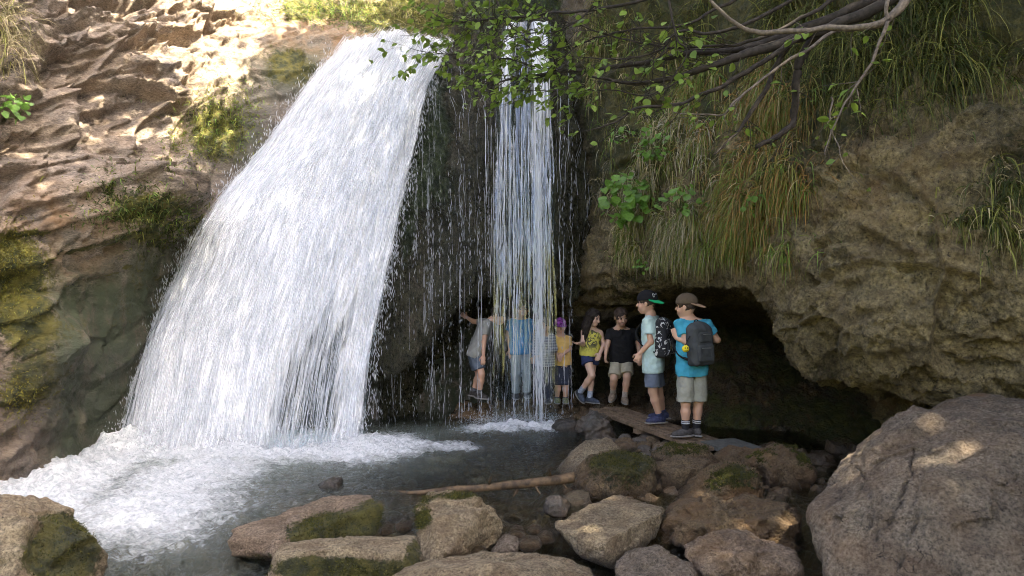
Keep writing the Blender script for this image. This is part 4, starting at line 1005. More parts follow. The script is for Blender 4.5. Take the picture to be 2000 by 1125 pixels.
# ------------------------------------------------------------------ the overhanging tree
hz = empty('overhanging_tree', (4.35, 5.2, 5.0)); tag(hz, 'leafy tree reaching over the gorge from the top right', 'tree'); hb = np.array(hz.location)
BR = []
def branch(pts, r0, r1, mat='bark', n=None, jit=.02, name='branch'):
    c = np.array([P(*q) for q in pts]); n = n or len(pts) * 9; c = catmull(c, n)
    w = np.stack([fbm(c * 7 + k * 9, 2, 33 + k) for k in range(3)], 1) * jit
    w[0] = 0; c = c + w
    v, f = tube(c, np.linspace(r0, r1, n), 7, .12, seed=len(BR)); BR.append((c, np.linspace(r0, r1, n)))
    return [name, v, f, mat]
MAIN = [
 branch([(2150, -420, 4.6), (1900, -150, 4.6), (1770, 0, 4.6), (1740, 32, 4.6), (1700, 52, 4.6), (1600, 57, 4.65), (1485, 63, 4.7), (1435, 45, 4.7), (1390, 5, 4.7)], .034, .010, 'bark_pale'),
 branch([(2150, -420, 4.65), (1850, -80, 5.0), (1680, 30, 5.1), (1515, 88, 5.2), (1450, 107, 5.2), (1400, 125, 5.2), (1340, 146, 5.25), (1270, 163, 5.3), (1215, 161, 5.3), (1158, 149, 5.3)], .050, .007),
 branch([(2150, -420, 4.7), (1800, -60, 5.2), (1600, 45, 5.3), (1515, 76, 5.4), (1450, 95, 5.4), (1330, 106, 5.5), (1265, 120, 5.5), (1198, 130, 5.5), (1098, 142, 5.6), (1020, 152, 5.6), (944, 164, 5.6)], .046, .004),
 branch([(1600, 60, 5.25), (1566, 110, 5.3), (1557, 170, 5.3), (1553, 235, 5.3), (1518, 264, 5.25), (1476, 290, 5.2)], .036, .016),
 branch([(1540, 85, 5.3), (1500, 165, 5.3), (1462, 225, 5.25), (1440, 258, 5.2), (1395, 301, 5.15)], .022, .006),
 branch([(1560, 75, 5.1), (1450, 145, 5.1), (1394, 174, 5.1), (1324, 202, 5.1), (1250, 212, 5.1), (1210, 232, 5.1), (1150, 254, 5.1)], .020, .004),
 branch([(1640, 60, 5.0), (1545, 115, 5.0), (1440, 196, 4.95), (1405, 225, 4.95), (1310, 218, 4.95)], .013, .003, 'bark_pale'),
 branch([(1760, -60, 4.5), (1732, 5, 4.5), (1732, 45, 4.5), (1717, 90, 4.5), (1693, 140, 4.5), (1668, 180, 4.5), (1633, 239, 4.5), (1608, 299, 4.5)], .014, .004, 'bark_pale'),
 branch([(1623, 190, 4.9), (1622, 250, 4.9), (1640, 290, 4.85), (1652, 325, 4.8), (1680, 362, 4.8)], .006, .002, 'bark_pale'),
 branch([(930, -90, 5.6), (966, 0, 5.6), (993, 45, 5.6), (1033, 80, 5.6), (1078, 110, 5.6), (1125, 138, 5.6)], .008, .004),
 branch([(1450, -60, 5.0), (1300, -10, 5.2), (1180, 15, 5.4), (1050, 30, 5.6), (978, 35, 5.7), (928, 42, 5.7), (889, 47, 5.75), (844, 32, 5.8)], .014, .003),
 branch([(1098, 142, 5.6), (1000, 118, 5.7), (904, 107, 5.8), (854, 107, 5.85), (800, 98, 5.9)], .006, .002),
 branch([(1500, -40, 5.2), (1400, 20, 5.2), (1320, 50, 5.2), (1220, 60, 5.3), (1130, 88, 5.4), (1060, 150, 5.5)], .013, .003),
 branch([(1600, -30, 5.1), (1420, 60, 5.1), (1330, 60, 5.15), (1290, 95, 5.2), (1230, 115, 5.2), (1130, 110, 5.2)], .014, .003),
 branch([(1680, -40, 5.2), (1560, 40, 5.2), (1470, 80, 5.25), (1400, 90, 5.3), (1290, 92, 5.3), (1180, 66, 5.3), (1100, 40, 5.3)], .016, .003),
 branch([(1300, -40, 5.0), (1310, 30, 5.0), (1322, 75, 5.0), (1340, 105, 5.0), (1300, 180, 5.0)], .010, .003),
 branch([(1350, 140, 5.2), (1270, 185, 5.2), (1200, 178, 5.2), (1120, 175, 5.2), (1000, 180, 5.3)], .006, .002),
 branch([(1200, -30, 5.3), (1150, 20, 5.4), (1090, 60, 5.4), (1010, 70, 5.5), (960, 100, 5.5)], .008, .002),
]
LEAVES = []      # matrix, mesh index
def twigs_on(bi, t0, t1, count, spread, leaves, lscale=1.0, big=False, down=.3):
    c, r = BR[bi]; out = []
    for _ in range(count):
        i = int(np.clip(RNG.uniform(t0, t1) * (len(c) - 1), 0, len(c) - 2)); p = c[i]
        tan = c[i + 1] - c[i]; tan = tan / (np.linalg.norm(tan) + 1e-9)
        d = tan * .7 + RNG.normal(0, .55, 3) + np.array([0, 0, -.05]); d /= np.linalg.norm(d)
        L = RNG.uniform(.4, 1.0) * spread; n = 6; pts = [p]
        for k in range(n):
            d = d + RNG.normal(0, .16, 3) + np.array([0, 0, -.03 * down]); d /= np.linalg.norm(d); pts.append(pts[-1] + d * L / n)
        pts = np.array(pts); out.append(tube(pts, np.linspace(min(r[i] * .6, .004), .0012, n + 1), 4, caps=False))
        for k in range(leaves):
            tt = RNG.uniform(.25, 1.0) * n; j = int(min(tt, n - 1)); q = pts[j] + (pts[j + 1] - pts[j]) * (tt - j)
            tip = (pts[j + 1] - pts[j]); yaw = math.atan2(tip[1], tip[0]) - math.pi / 2 + RNG.choice([-1, 1]) * RNG.uniform(.3, 1.1)
            R = Matrix.Rotation(yaw, 4, 'Z') @ Matrix.Rotation(RNG.normal(-.3, .35), 4, 'X') @ Matrix.Rotation(RNG.normal(0, .45), 4, 'Y')
            LEAVES.append((Matrix.Translation(Vector(q - hb)) @ R @ Matrix.Scale(lscale * RNG.uniform(.7, 1.25), 4), 2 if big else int(RNG.integers(0, 2))))
    return out
TW = {}
for bi, t0, t1, cnt, sprd, lv, ls, big in [
    (10, .40, 1, 60, .55, 5, .85, False), (11, .15, 1, 44, .46, 5, .85, False), (2, .78, 1, 44, .44, 5, .85, False), (9, .0, .8, 26, .50, 4, .9, False), (12, .55, 1, 14, .35, 5, 1.0, False), (17, .2, 1, 24, .50, 4, .9, False), (16, .6, 1, 28, .40, 5, .85, False),
    (1, .4, 1, 26, .5, 1, 1.0, False), (14, .4, 1, 34, .55, 2, 1.0, False), (13, .4, 1, 30, .5, 1, 1.0, False), (5, .2, 1, 14, .3, 2, 1.0, False), (6, .2, 1, 8, .25, 2, .9, False), (3, .3, 1, 6, .25, 1, .9, False), (4, .3, 1, 8, .3, 1, .9, False),
    (0, .35, .8, 10, .3, 2, .6, True), (7, .55, .95, 9, .25, 3, .65, True), (8, .1, .9, 7, .3, 1, .7, False), (15, .2, 1, 10, .3, 3, 1.0, False)]:
    TW[bi] = twigs_on(bi, t0, t1, cnt, sprd, lv, ls, big)
for bi, (nm, v, f, mt) in enumerate(MAIN):
    vv, ff = join([(v, f)] + TW.get(bi, []))
    link(nm, make_mesh(nm, vv - hb, ff, M[mt], True), hz)
tv, tf = tube(catmull(np.array([(7.2, 5.4, 4.6), (6.6, 5.2, 6.2), (5.4, 4.9, 5.9), (3.64, 4.6, 4.7)]), 24), np.linspace(.14, .055, 24), 9, .08)
link('trunk', make_mesh('trunk', tv - hb, tf, M['bark'], True), hz)
idx = RNG.permutation(len(LEAVES)); n_single = 290
for i in idx[:n_single]:
    m, k = LEAVES[i]; o = link('leaf', LEAF[k], hz); o.matrix_local = m
V, F, C_, o_ = [], [], [], 0
for i in idx[n_single:]:
    m, k = LEAVES[i]; me = LEAF[k]; a = np.array([x.co[:] for x in me.vertices]); mm = np.array(m)
    V.append(a @ mm[:3, :3].T + mm[:3, 3]); F += [tuple(q + o_ for q in pl.vertices) for pl in me.polygons]; o_ += len(a)
    t = RNG.uniform(); C_.append(np.tile(np.array((.11, .18, .03)) * (1 - t) + np.array((.20, .29, .05)) * t, (len(a), 1)))
tag(link('leaves', make_mesh('leaves', np.concatenate(V), F, M['leafv'], True, np.concatenate(C_)), hz), kind='stuff')

# ------------------------------------------------------------------ unseen trees added on the right rim, crowns shaped to shade the gorge
clumps = [(x + RNG.normal(0, .25), y + RNG.normal(0, .25), 10.6 + RNG.normal(0, .6)) for x in np.arange(2.55, 10, 1.25) for y in np.arange(-5, 12.5, 1.25)]
clumps += [(x + RNG.normal(0, .3), y + RNG.normal(0, .3), 12.2 + RNG.normal(0, .5)) for x in np.arange(3.6, 10, 1.5) for y in np.arange(-5, 12.5, 1.5)]
clumps += [(1.9, -1.0, 10.5), (1.6, .8, 10.6), (1.3, 2.6, 10.4), (1.5, 4.0, 10.8), (.95, 4.0, 10.8), (1.2, 5.2, 10.6), (-.8, 5.7, 10.8), (-1.5, 6.1, 10.8), (-1.7, 5.1, 10.8), (-.5, 4.9, 10.8), (.35, 5.9, 10.7), (-1.3, 7.2, 10.9)]
SMALL = [(1.0, 8.3, 10.8), (.95, 9.3, 10.8), (1.5, 7.5, 10.8), (1.55, 8.6, 10.8), (.75, 8.9, 10.8), (1.7, 6.7, 10.8)]  # extra clumps placed to keep the sun off the rock beside the lip
clumps += SMALL
roots = [(6.5, 8.0, 6.9), (7.5, 4.0, 6.8), (8.0, 0.5, 6.6), (9.0, 10.5, 7.6), (8.5, -3.5, 6.2), (6.2, 5.8, 6.6)]
cl = np.array(clumps); rt = np.array(roots); own = np.argmin(np.linalg.norm(cl[:, None, :2] - rt[None, :, :2], axis=2), axis=1)
for k, r in enumerate(roots):
    t = empty('shade_tree', r); tag(t, 'unseen tall tree added on the cliff top to shade the gorge', 'tree', 'unseen shade trees on the cliff top')
    mine = cl[own == k]; top = np.array([r[0] - .6, r[1], 10.8])
    parts = [tube(catmull(np.array([np.array(r) - [0, 0, 1.5], np.array(r) + [.1, 0, 1.5], top]), 14), np.linspace(.22, .07, 14), 8, .06)]
    for c in mine: parts.append(tube(catmull(np.array([top - [0, 0, 1.5 * RNG.uniform(.2, 1)], (top + c) / 2 + [0, 0, .1], c]), 7), np.linspace(.05, .012, 7), 5, caps=False))
    v, f = join(parts); link('trunk', make_mesh('trunk', v - np.array(r), f, M['bark'], True), t)
    n = 520; N_ = n * len(mine)
    sg = np.array([.30 if any(abs(q[0] - z[0]) + abs(q[1] - z[1]) < 1e-6 for z in SMALL) else .58 for q in mine])
    c = np.repeat(mine, n, 0) + RNG.normal(0, 1, (N_, 3)) * np.repeat(sg, n)[:, None] * np.array([1, 1, .8])
    a = RNG.normal(0, 1, (N_, 3)); a[:, 2] *= .5; a /= np.linalg.norm(a, axis=1, keepdims=True); b2 = np.cross(a, RNG.normal(0, 1, (N_, 3))); b2 /= np.linalg.norm(b2, axis=1, keepdims=True)
    s = RNG.uniform(.08, .15, (N_, 1))
    V = np.stack([c - a * s, c + b2 * s * .55, c + a * s, c - b2 * s * .55], 1).reshape(-1, 3)
    cc = palette(N_, [(.06, .10, .02), (.09, .14, .03)], [1, 1])
    tag(link('crown', make_mesh('crown', V - np.array(r), np.arange(N_ * 4).reshape(-1, 4), M['leafv'], True, np.repeat(cc, 4, 0)), t), kind='stuff')

# ------------------------------------------------------------------ log
lg = empty('fallen_log', P(930, 962, 5.75)); tag(lg, 'bare fallen log lying across the shallows', 'log'); lb = np.array(lg.location)
lp = catmull(np.array([P(735, 958, 6.0), P(800, 963, 5.8), P(900, 955, 5.75), P(1000, 948, 5.75), P(1122, 932, 5.75)]), 40)
lp[:, 2] += .012 * fbm(lp * 4, 3, 4)
v, f = tube(lp, np.linspace(.012, .040, 40) * (1 + .1 * fbm(lp * 9, 2, 6)), 12, .05)
link('stem', make_mesh('stem', v - lb, f, M['logwood'], True), lg)
for px, py, dx, dy in ((955, 945, 6, -16), (1045, 948, 10, 16), (1075, 928, -3, -12), (1010, 955, -8, 15), (885, 962, -10, 9), (1100, 945, 8, 10)):
    v, f = tube([P(px, py, 5.74), P(px + dx * .6, py + dy * .7, 5.72), P(px + dx, py + dy, 5.70)], [.012, .008, .004], 6)
    link('branch_stub', make_mesh('branch_stub', v - lb, f, M['logwood'], True), lg)

# ------------------------------------------------------------------ plank walkway
A = np.array(W(1185, 797, .16)); B = np.array(W(1400, 872, .10))
wk = empty('plank_walkway', tuple((A + B) / 2)); tag(wk, 'narrow ribbed brown plank walkway under the two boys', 'walkway'); kb = np.array(wk.location)
ax = B - A; Lw = np.linalg.norm(ax); ax = ax / Lw; sd = np.cross(ax, [0, 0, 1]); sd /= np.linalg.norm(sd); upv = np.cross(sd, ax)
def obox(c, hx, hy, hz, X=ax, Y=sd, Z_=upv):
    v = [c + X * hx * a + Y * hy * b + Z_ * hz * e for a in (-1, 1) for b in (-1, 1) for e in (-1, 1)]
    return np.array(v), [(0, 1, 3, 2), (4, 6, 7, 5), (0, 4, 5, 1), (2, 3, 7, 6), (0, 2, 6, 4), (1, 5, 7, 3)]
nb = 7; wd = .46
for i in range(nb):
    off = (i - (nb - 1) / 2) * wd / nb; sag = RNG.normal(0, .003)
    c = (A + B) / 2 + sd * off + upv * (sag - .012)
    v, f = obox(c - kb, Lw / 2 + RNG.uniform(-.03, .05), wd / nb / 2 - .009, .016)
    link('plank', make_mesh('plank', v, f, M['plank'], False), wk)
for t in (.08, .5, .92):
    v, f = obox(A + ax * Lw * t - upv * .05 - kb, .04, wd / 2 + .02, .022); link('bearer', make_mesh('bearer', v, f, M['plank'], False), wk)
v, f = obox(np.array(W(1430, 872, .09)) - kb, .22, .20, .02)
link('end_board', make_mesh('end_board', v, f, mat_plain('grey_board', (.10, .10, .085), .8, .3, 20, .4), False), wk)
#PART3
# ------------------------------------------------------------------ people: continuous bodies from blended solids
class Vol:
    def __init__(s, lo, hi, h):
        s.h = h; s.lo = np.array(lo, float); s.n = np.ceil((np.array(hi) - s.lo) / h).astype(int) + 1
        s.a = np.full(s.n, 0.2, np.float32)
    def box(s, lo, hi):
        i0 = np.clip(np.floor((np.array(lo) - s.lo) / s.h).astype(int) - 1, 0, s.n - 1); i1 = np.clip(np.ceil((np.array(hi) - s.lo) / s.h).astype(int) + 2, 1, s.n)
        sl = tuple(slice(a, max(b, a + 1)) for a, b in zip(i0, i1))
        ax_ = [s.lo[k] + s.h * np.arange(i0[k], max(i1[k], i0[k] + 1)) for k in range(3)]
        return sl, np.stack(np.meshgrid(*ax_, indexing='ij'), -1).astype(np.float32)
    def add(s, fn, lo, hi, k=.02, sub=False):
        m = k + 2.5 * s.h
        sl, p = s.box(np.array(lo) - m, np.array(hi) + m); d = fn(p).astype(np.float32); a = s.a[sl]
        if sub: a = -a
        if sub: d = d
        hh = np.clip(.5 + .5 * (d - a) / k, 0, 1) if k > 0 else (d > a).astype(np.float32)
        r = d * (1 - hh) + a * hh - k * hh * (1 - hh)
        s.a[sl] = -r if sub else r
    def cone(s, a, b, ra, rb, k=.02, cap=False, sub=False):
        a = np.array(a, float); b = np.array(b, float); ba = b - a; L2 = ba @ ba + 1e-12; L = math.sqrt(L2)
        def fn(p):
            q = p - a; t0 = (q @ ba) / L2; t = np.clip(t0, 0, 1)
            d = np.linalg.norm(q - t0[..., None] * ba if cap else q - t[..., None] * ba, axis=-1) - (ra + (rb - ra) * t)
            if cap: d = np.maximum(d, np.maximum(-t0, t0 - 1) * L)
            return d
        r = max(ra, rb); s.add(fn, np.minimum(a, b) - r, np.maximum(a, b) + r, k, sub)
    def ell(s, c, rad, R=None, k=.02, sub=False):
        c = np.array(c, float); rad = np.array(rad, float); R = np.eye(3) if R is None else np.array(R)      # rows: local axes
        def fn(p):
            q = (p - c) @ R.T; k0 = np.linalg.norm(q / rad, axis=-1); k1 = np.linalg.norm(q / rad ** 2, axis=-1) + 1e-6
            return k0 * (k0 - 1) / k1
        r = np.abs(R.T * rad).sum(1); s.add(fn, c - r, c + r, k, sub)
    def rbox(s, c, half, R=None, rnd=.01, k=.005, sub=False):
        c = np.array(c, float); half = np.array(half, float) - rnd; R = np.eye(3) if R is None else np.array(R)
        def fn(p):
            q = np.abs((p - c) @ R.T) - half
            return np.linalg.norm(np.maximum(q, 0), axis=-1) + np.minimum(q.max(-1), 0) - rnd
        r = np.abs(R.T * (half + rnd)).sum(1); s.add(fn, c - r, c + r, k, sub)
    def cut(s, p0, n):
        """remove everything on the side n points to"""
        _, p = s.box(s.lo, s.lo + s.n * s.h); n = np.array(n, float); n /= np.linalg.norm(n)
        s.a = np.maximum(s.a, -(((p[:s.n[0], :s.n[1], :s.n[2]] - np.array(p0)) @ (-n))).astype(np.float32) )
    def ruffle(s, amp, freq, seed):
        _, p = s.box(s.lo, s.lo + s.n * s.h); m = np.abs(s.a) < .04
        s.a[m] += amp * fbm(p[:s.n[0], :s.n[1], :s.n[2]][m] * freq + seed, 3, seed)
    def mesh(s):
        a = np.pad(s.a, 1, constant_values=.2); lo = s.lo - s.h; ins = a < 0; nx, ny, nz = a.shape
        cidx = np.zeros((nx - 1, ny - 1, nz - 1), np.int8); 
        for dx in (0, 1):
            for dy in (0, 1):
                for dz in (0, 1): cidx += ins[dx:nx - 1 + dx, dy:ny - 1 + dy, dz:nz - 1 + dz]
        act = np.argwhere((cidx > 0) & (cidx < 8)); vid = np.full(cidx.shape, -1, np.int32); vid[tuple(act.T)] = np.arange(len(act))
        acc = np.zeros((len(act), 3)); cnt = np.zeros(len(act))
        cor = [(x, y, z) for x in (0, 1) for y in (0, 1) for z in (0, 1)]
        for i, c0 in enumerate(cor):
            for c1 in cor[i + 1:]:
                if sum(abs(np.array(c0) - c1)) != 1: continue
                v0 = a[tuple((act + c0).T)]; v1 = a[tuple((act + c1).T)]; m = (v0 < 0) != (v1 < 0)
                t = np.where(m, v0 / np.where(np.abs(v0 - v1) < 1e-9, 1, v0 - v1), 0)
                acc += m[:, None] * (np.array(c0) + t[:, None] * (np.array(c1) - np.array(c0))); cnt += m
        v = lo + (act + acc / cnt[:, None]) * s.h
        F = []
        for axn in range(3):
            d = [0, 0, 0]; d[axn] = 1; sl0 = tuple(slice(1, -1) for _ in range(3))
            o = [k for k in range(3) if k != axn]
            g0 = np.argwhere(ins[:-1 if axn == 0 else None, :-1 if axn == 1 else None, :-1 if axn == 2 else None] != ins[d[0]:, d[1]:, d[2]:])
            g0 = g0[(g0[:, o[0]] > 0) & (g0[:, o[1]] > 0)]
            e0 = np.zeros(3, int); e0[o[0]] = 1; e1 = np.zeros(3, int); e1[o[1]] = 1
            q = [vid[tuple((g0 - e0 - e1).T)], vid[tuple((g0 - e1).T)], vid[tuple(g0.T)], vid[tuple((g0 - e0).T)]]
            q = np.stack(q, 1); fl = ins[tuple(g0.T)]
            if axn == 1: fl = ~fl
            q[~fl] = q[~fl][:, ::-1]
            F.append(q[(q >= 0).all(1)])
        return v, np.concatenate(F)

def unit(v): v = np.array(v, float); return v / (np.linalg.norm(v) + 1e-9)
def frame(fwd, up):
    f = unit(fwd); r = unit(np.cross(f, up)); u = np.cross(r, f); return np.stack([r, f, u])      # rows: right, forward, up
def mat_cloth(name, col, **kw):
    kw.setdefault('scale', 9); return mat_plain(name, col, .9, kw.pop('var', .16), kw.pop('scale'), .35, spec=.15, bdist=.01, **kw)
def mat_skin_v():
    m, nt, out = nodes_for('skin'); b = NB(nt); at = b.n('ShaderNodeAttribute', attribute_name='mask')
    pb = b.n('ShaderNodeBsdfPrincipled'); b.l(at.outputs['Color'], pb.inputs['Base Color']); pb.inputs['Roughness'].default_value = .55
    pb.inputs['Subsurface Weight'].default_value = .08; pb.inputs['Subsurface Radius'].default_value = (.01, .004, .002)
    b.l(pb.outputs[0], out.inputs[0]); return m
M['skin'] = mat_skin_v()
M['eye'] = mat_plain('eye', (.02, .015, .012), .2, .1, 50, 0)
M['sole'] = mat_plain('shoe_sole', (.22, .21, .19), .8, .2, 40, .2)
H_ = {}
def person(label, d, J, foot_px, skin=(.52, .33, .23), hairc=(.03, .022, .016), face=(0, -1, 0), headup=(0, 0, 1), size=1.0, shirt=None, sleeve=.55, bottoms=None, shoes=(.03, .035, .05), sock=None,
           sock_len=.25, hair='short', cap=None, handL=None, handR=None, hem=None, toes=None, h=.0062, torso=1.0, long_legs=False, shirt_mat=None, tank=False, sock_stripe=False, legw=1.0):
    q = {k: np.array(P(v[0], v[1], d + v[2])) for k, v in J.items()}
    base = np.array(P(foot_px[0], foot_px[1], d)); root = empty('person', tuple(base)); tag(root, label, 'person', 'children at the waterfall')
    for k in q: q[k] = q[k] - base
    S = size; allp = np.stack(list(q.values())); lo = allp.min(0) - .17; hi = allp.max(0) + .17
    hf = frame(face, headup); hc = q['head']
    loc = lambda r, f, u: hc + (hf[0] * r + hf[1] * f + hf[2] * u) * S
    # ---- body
    V = Vol(lo, hi, h)
    V.ell(loc(0, -.008, .02), np.array([.074, .092, .088]) * S, hf, .03)
    V.ell(loc(0, .022, -.045), np.array([.056, .062, .062]) * S, hf, .03)
    V.ell(loc(0, .05, -.085), np.array([.026, .024, .02]) * S, hf, .025)
    V.cone(loc(0, .080, .012), loc(0, .100, -.022), .008 * S, .012 * S, .012)
    for s_ in (-1, 1):
        V.ell(loc(s_ * .032, .092, .012), np.array([.017, .016, .011]) * S, hf, .008, sub=True)
        V.ell(loc(s_ * .077, -.005, -.01), np.array([.008, .017, .028]) * S, hf, .006)
        V.ell(loc(s_ * .035, .060, -.035), np.array([.022, .018, .018]) * S, hf, .02)
    V.ell(loc(0, .084, -.058), np.array([.022, .010, .006]) * S, hf, .006)
    V.ell(loc(0, .083, -.070), np.array([.018, .010, .007]) * S, hf, .006)
    V.cone(q['neck'], loc(0, -.018, -.03), .044 * S, .042 * S, .02)
    pel = (q['hipL'] + q['hipR']) / 2; chest = (q['shL'] + q['shR']) / 2
    V.cone(chest + (pel - chest) * .18, q['neck'], .062 * S, .040 * S, .03)
    for s_ in ('L', 'R'):
        sh, el, wr, hp, kn, an = (q[k + s_] for k in ('sh', 'el', 'wr', 'hip', 'kn', 'an'))
        V.cone(sh + (chest - sh) * .45 + (pel - chest) * .15, hp + (pel - hp) * .3, .078 * S * torso, .078 * S * torso, .04)
        V.cone(sh, q['neck'], .042 * S, .036 * S, .03)
        V.cone(sh, el, .040 * S, .031 * S, .02); V.cone(el, wr, .032 * S, .021 * S, .012)
        V.cone(hp, kn, .070 * S * legw, .047 * S * legw, .025)
        V.cone(kn, kn + (an - kn) * .35, .043 * S * legw, .046 * S * legw, .02); V.cone(kn + (an - kn) * .35, an, .045 * S * legw, .028 * S, .015)
        # hand
        hd = {'L': handL, 'R': handR}[s_] or {}
        fd = unit(hd.get('dir', wr - el)); pn = unit(np.cross(np.cross(fd, hd.get('palm', (0, 1, 0))), fd)); sd_ = np.cross(fd, pn); cu = hd.get('curl', .5); m = S * .95
        pc = wr + fd * .040 * m
        V.ell(pc, np.array([.034, .044, .015]) * m, np.stack([sd_, fd, pn]), .01)
        for i, (o_, l_) in enumerate(((-.026, .052), (-.009, .060), (.009, .056), (.025, .044))):
            p0 = pc + (fd * .034 + sd_ * o_) * m; a1 = cu * .6; p1 = p0 + (fd * math.cos(a1) + pn * math.sin(a1)) * l_ * .55 * m; a2 = cu * 1.7
            p2 = p1 + (fd * math.cos(a2) + pn * math.sin(a2)) * l_ * .5 * m
            V.cone(p0, p1, .0088 * m, .0080 * m, .003); V.cone(p1, p2, .0080 * m, .0068 * m, .002)
        ts = hd.get('thumb', -1); p0 = pc - fd * .012 * m + sd_ * ts * .026 * m; p1 = p0 + (fd * .6 + sd_ * ts * .7 + pn * .35) * .034 * m; p2 = p1 + (fd * .9 + pn * (.2 + cu * .6)) * .026 * m
        V.cone(p0, p1, .012 * m, .0095 * m, .006); V.cone(p1, p2, .0095 * m, .0075 * m, .003)
        # foot inside the shoe
        td = unit((toes or {}).get(s_, (face[0], face[1], 0)))
        V.cone(an, an + np.array([0, 0, -.03 * S]) + td * .02 * S, .029 * S, .027 * S, .01)
    v, f = V.mesh(); col = np.tile(np.array(skin), (len(v), 1)) * (1 + .10 * fbm((v + base) * 14, 3, 4))[:, None]
    lv = (v - hc) @ hf.T / S
    lip = np.exp(-((lv[:, 0] / .020) ** 2 + ((lv[:, 2] + .063) / .010) ** 2)) * (lv[:, 1] > .06); col = col * (1 - .6 * lip[:, None]) + np.array((.36, .12, .10)) * .6 * lip[:, None]
    for s_ in (-1, 1):
        br = np.exp(-(((lv[:, 0] - s_ * .033) / .018) ** 2 + ((lv[:, 2] - .033) / .006) ** 2)) * (lv[:, 1] > .05); col = col * (1 - .75 * br[:, None]) + np.array(hairc) * .75 * br[:, None]
        ck = np.exp(-(((lv[:, 0] - s_ * .04) / .02) ** 2 + ((lv[:, 2] + .03) / .02) ** 2)) * (lv[:, 1] > .03); col = col * (1 - .25 * ck[:, None]) + np.array((.55, .22, .17)) * .25 * ck[:, None]
    link('body', make_mesh('body', v, f, M['skin'], True, col.clip(0, 1)), root)
    for s_ in (-1, 1):
        dv, df_ = ICO[3]; link('eye', make_mesh('eye', loc(s_ * .032, .077, .012) + dv * .0105 * S, df_, M['eye'], True), root)
    # ---- hair
    V = Vol(hc - .2 - np.array([0, 0, .35 if hair == 'long' else 0]), hc + .2, .0055)
    V.ell(loc(0, -.014, .03), np.array([.083, .098, .090]) * S, hf, .01)
    if hair == 'long':
        for r_, f_ in ((.06, -.03), (-.06, -.03), (0, -.07), (.072, .02), (-.068, .03), (.03, -.07), (-.03, -.07)):
            V.cone(loc(r_, f_, .02), loc(r_ * 1.15, f_ * 1.0 - .01, -.14), .036 * S, .034 * S, .02); V.cone(loc(r_ * 1.15, f_ - .01, -.14), loc(r_ * 1.2, f_ + .02, -.27 - .05 * abs(r_) / .07), .034 * S, .014 * S, .02)
    V.ell(loc(0, .085, -.035), np.array([.058, .065, .085]) * S, hf, .012, sub=True)
    if hair != 'long': V.ell(loc(0, .03, -.105), np.array([.12, .12, .085]) * S, hf, .012, sub=True)
    V.ruffle(.010, 42, 7)
    v, f = V.mesh(); link('hair', make_mesh('hair', v, f, mat_plain('hair', hairc, .55, .45, 45, .8, bdist=.01), True), root)
    # ---- cap
    if cap:
        V = Vol(hc - .26, hc + .26, .005); cf = frame(cap.get('dir', face), headup)
        V.ell(loc(0, -.010, .042), np.array([.092, .108, .094]) * S, hf, .01)
        V.rbox(loc(0, 0, -.06), np.array([.2, .2, .088]) * S, hf, .001, .004, sub=True)
        v, f = V.mesh(); co = link('cap', make_mesh('cap', v, f, cap['mat'], True), root)
        V = Vol(hc - .3, hc + .3, .005); cl_ = lambda r, f_, u: hc + (cf[0] * r + cf[1] * f_ + cf[2] * u) * S
        br = cf @ np.eye(3); tl = cap.get('tilt', -.18); fw = unit(cf[1] + cf[2] * tl); bu = np.cross(cf[0], fw)
        V.ell(cl_(0, .085, .030) + fw * .03 * S, np.array([.084, .088, .0085]) * S, np.stack([cf[0], fw, bu]), .004)
        V.ell(loc(0, -.010, .042), np.array([.086, .102, .088]) * S, hf, .004, sub=True)
        v, f = V.mesh(); link('brim', make_mesh('brim', v, f, cap.get('brim', cap['mat']), True), co)
        if cap.get('logo'):
            cu_ = bpy.data.curves.new('logo', 'FONT'); cu_.body = cap['logo']; cu_.size = .055 * S; cu_.extrude = .002; cu_.align_x = 'CENTER'
            tmp = bpy.data.objects.new('logo', cu_); me = bpy.data.meshes.new_from_object(tmp); bpy.data.objects.remove(tmp)
            me.materials.clear(); me.materials.append(mat_plain('logo_thread', (.6, .6, .6), .8, .1, 20, 0))
            o = link('logo', me, co); ou = unit(cf[1] + cf[2] * .28); rx = unit(np.cross(cf[2], ou)); uy = np.cross(ou, rx)
            mm = np.eye(4); mm[:3, 0] = rx; mm[:3, 1] = uy; mm[:3, 2] = ou; mm[:3, 3] = cl_(0, .105, .062); o.matrix_local = Matrix(mm)
    # ---- shirt
    down = unit(pel - chest)
    if shirt is not None or shirt_mat is not None:
        V = Vol(lo, hi, h)
        for s_ in ('L', 'R'):
            sh, el, wr, hp = (q[k + s_] for k in ('sh', 'el', 'wr', 'hip'))
            hp2 = hp + (pel - hp) * .25 + down * (hem or .03) * S
            V.cone(sh + (chest - sh) * .45 + down * .05 * S, hp2, .091 * S * torso, .108 * S * max(torso, .93), .03)
            V.cone(chest + down * .06 * S, q['neck'] + down * .035 * S, .078 * S, .052 * S, .02)
            V.cone(chest + down * .06 * S, pel, .088 * S * torso, .09 * S * torso, .03)
            if not tank:
                V.cone(sh, q['neck'] + down * .03 * S, .052 * S, .047 * S, .02)
                if sleeve <= 1: V.cone(sh - (el - sh) * .12, sh + (el - sh) * sleeve, .055 * S, .056 * S, .02, cap=True)
                else: V.cone(sh - (el - sh) * .1, el, .053 * S, .046 * S, .02); V.cone(el, el + (wr - el) * .92, .045 * S, .036 * S, .015)
            else: V.cone(sh + (chest - sh) * .35 + down * .03, q['neck'] + (chest - q['neck']) * .6, .045 * S, .035 * S, .02)
        V.cut(pel + down * (hem if hem is not None else .02) * S, down)
        V.ruffle(.010, 13, 3); V.ruffle(.004, 30, 5)
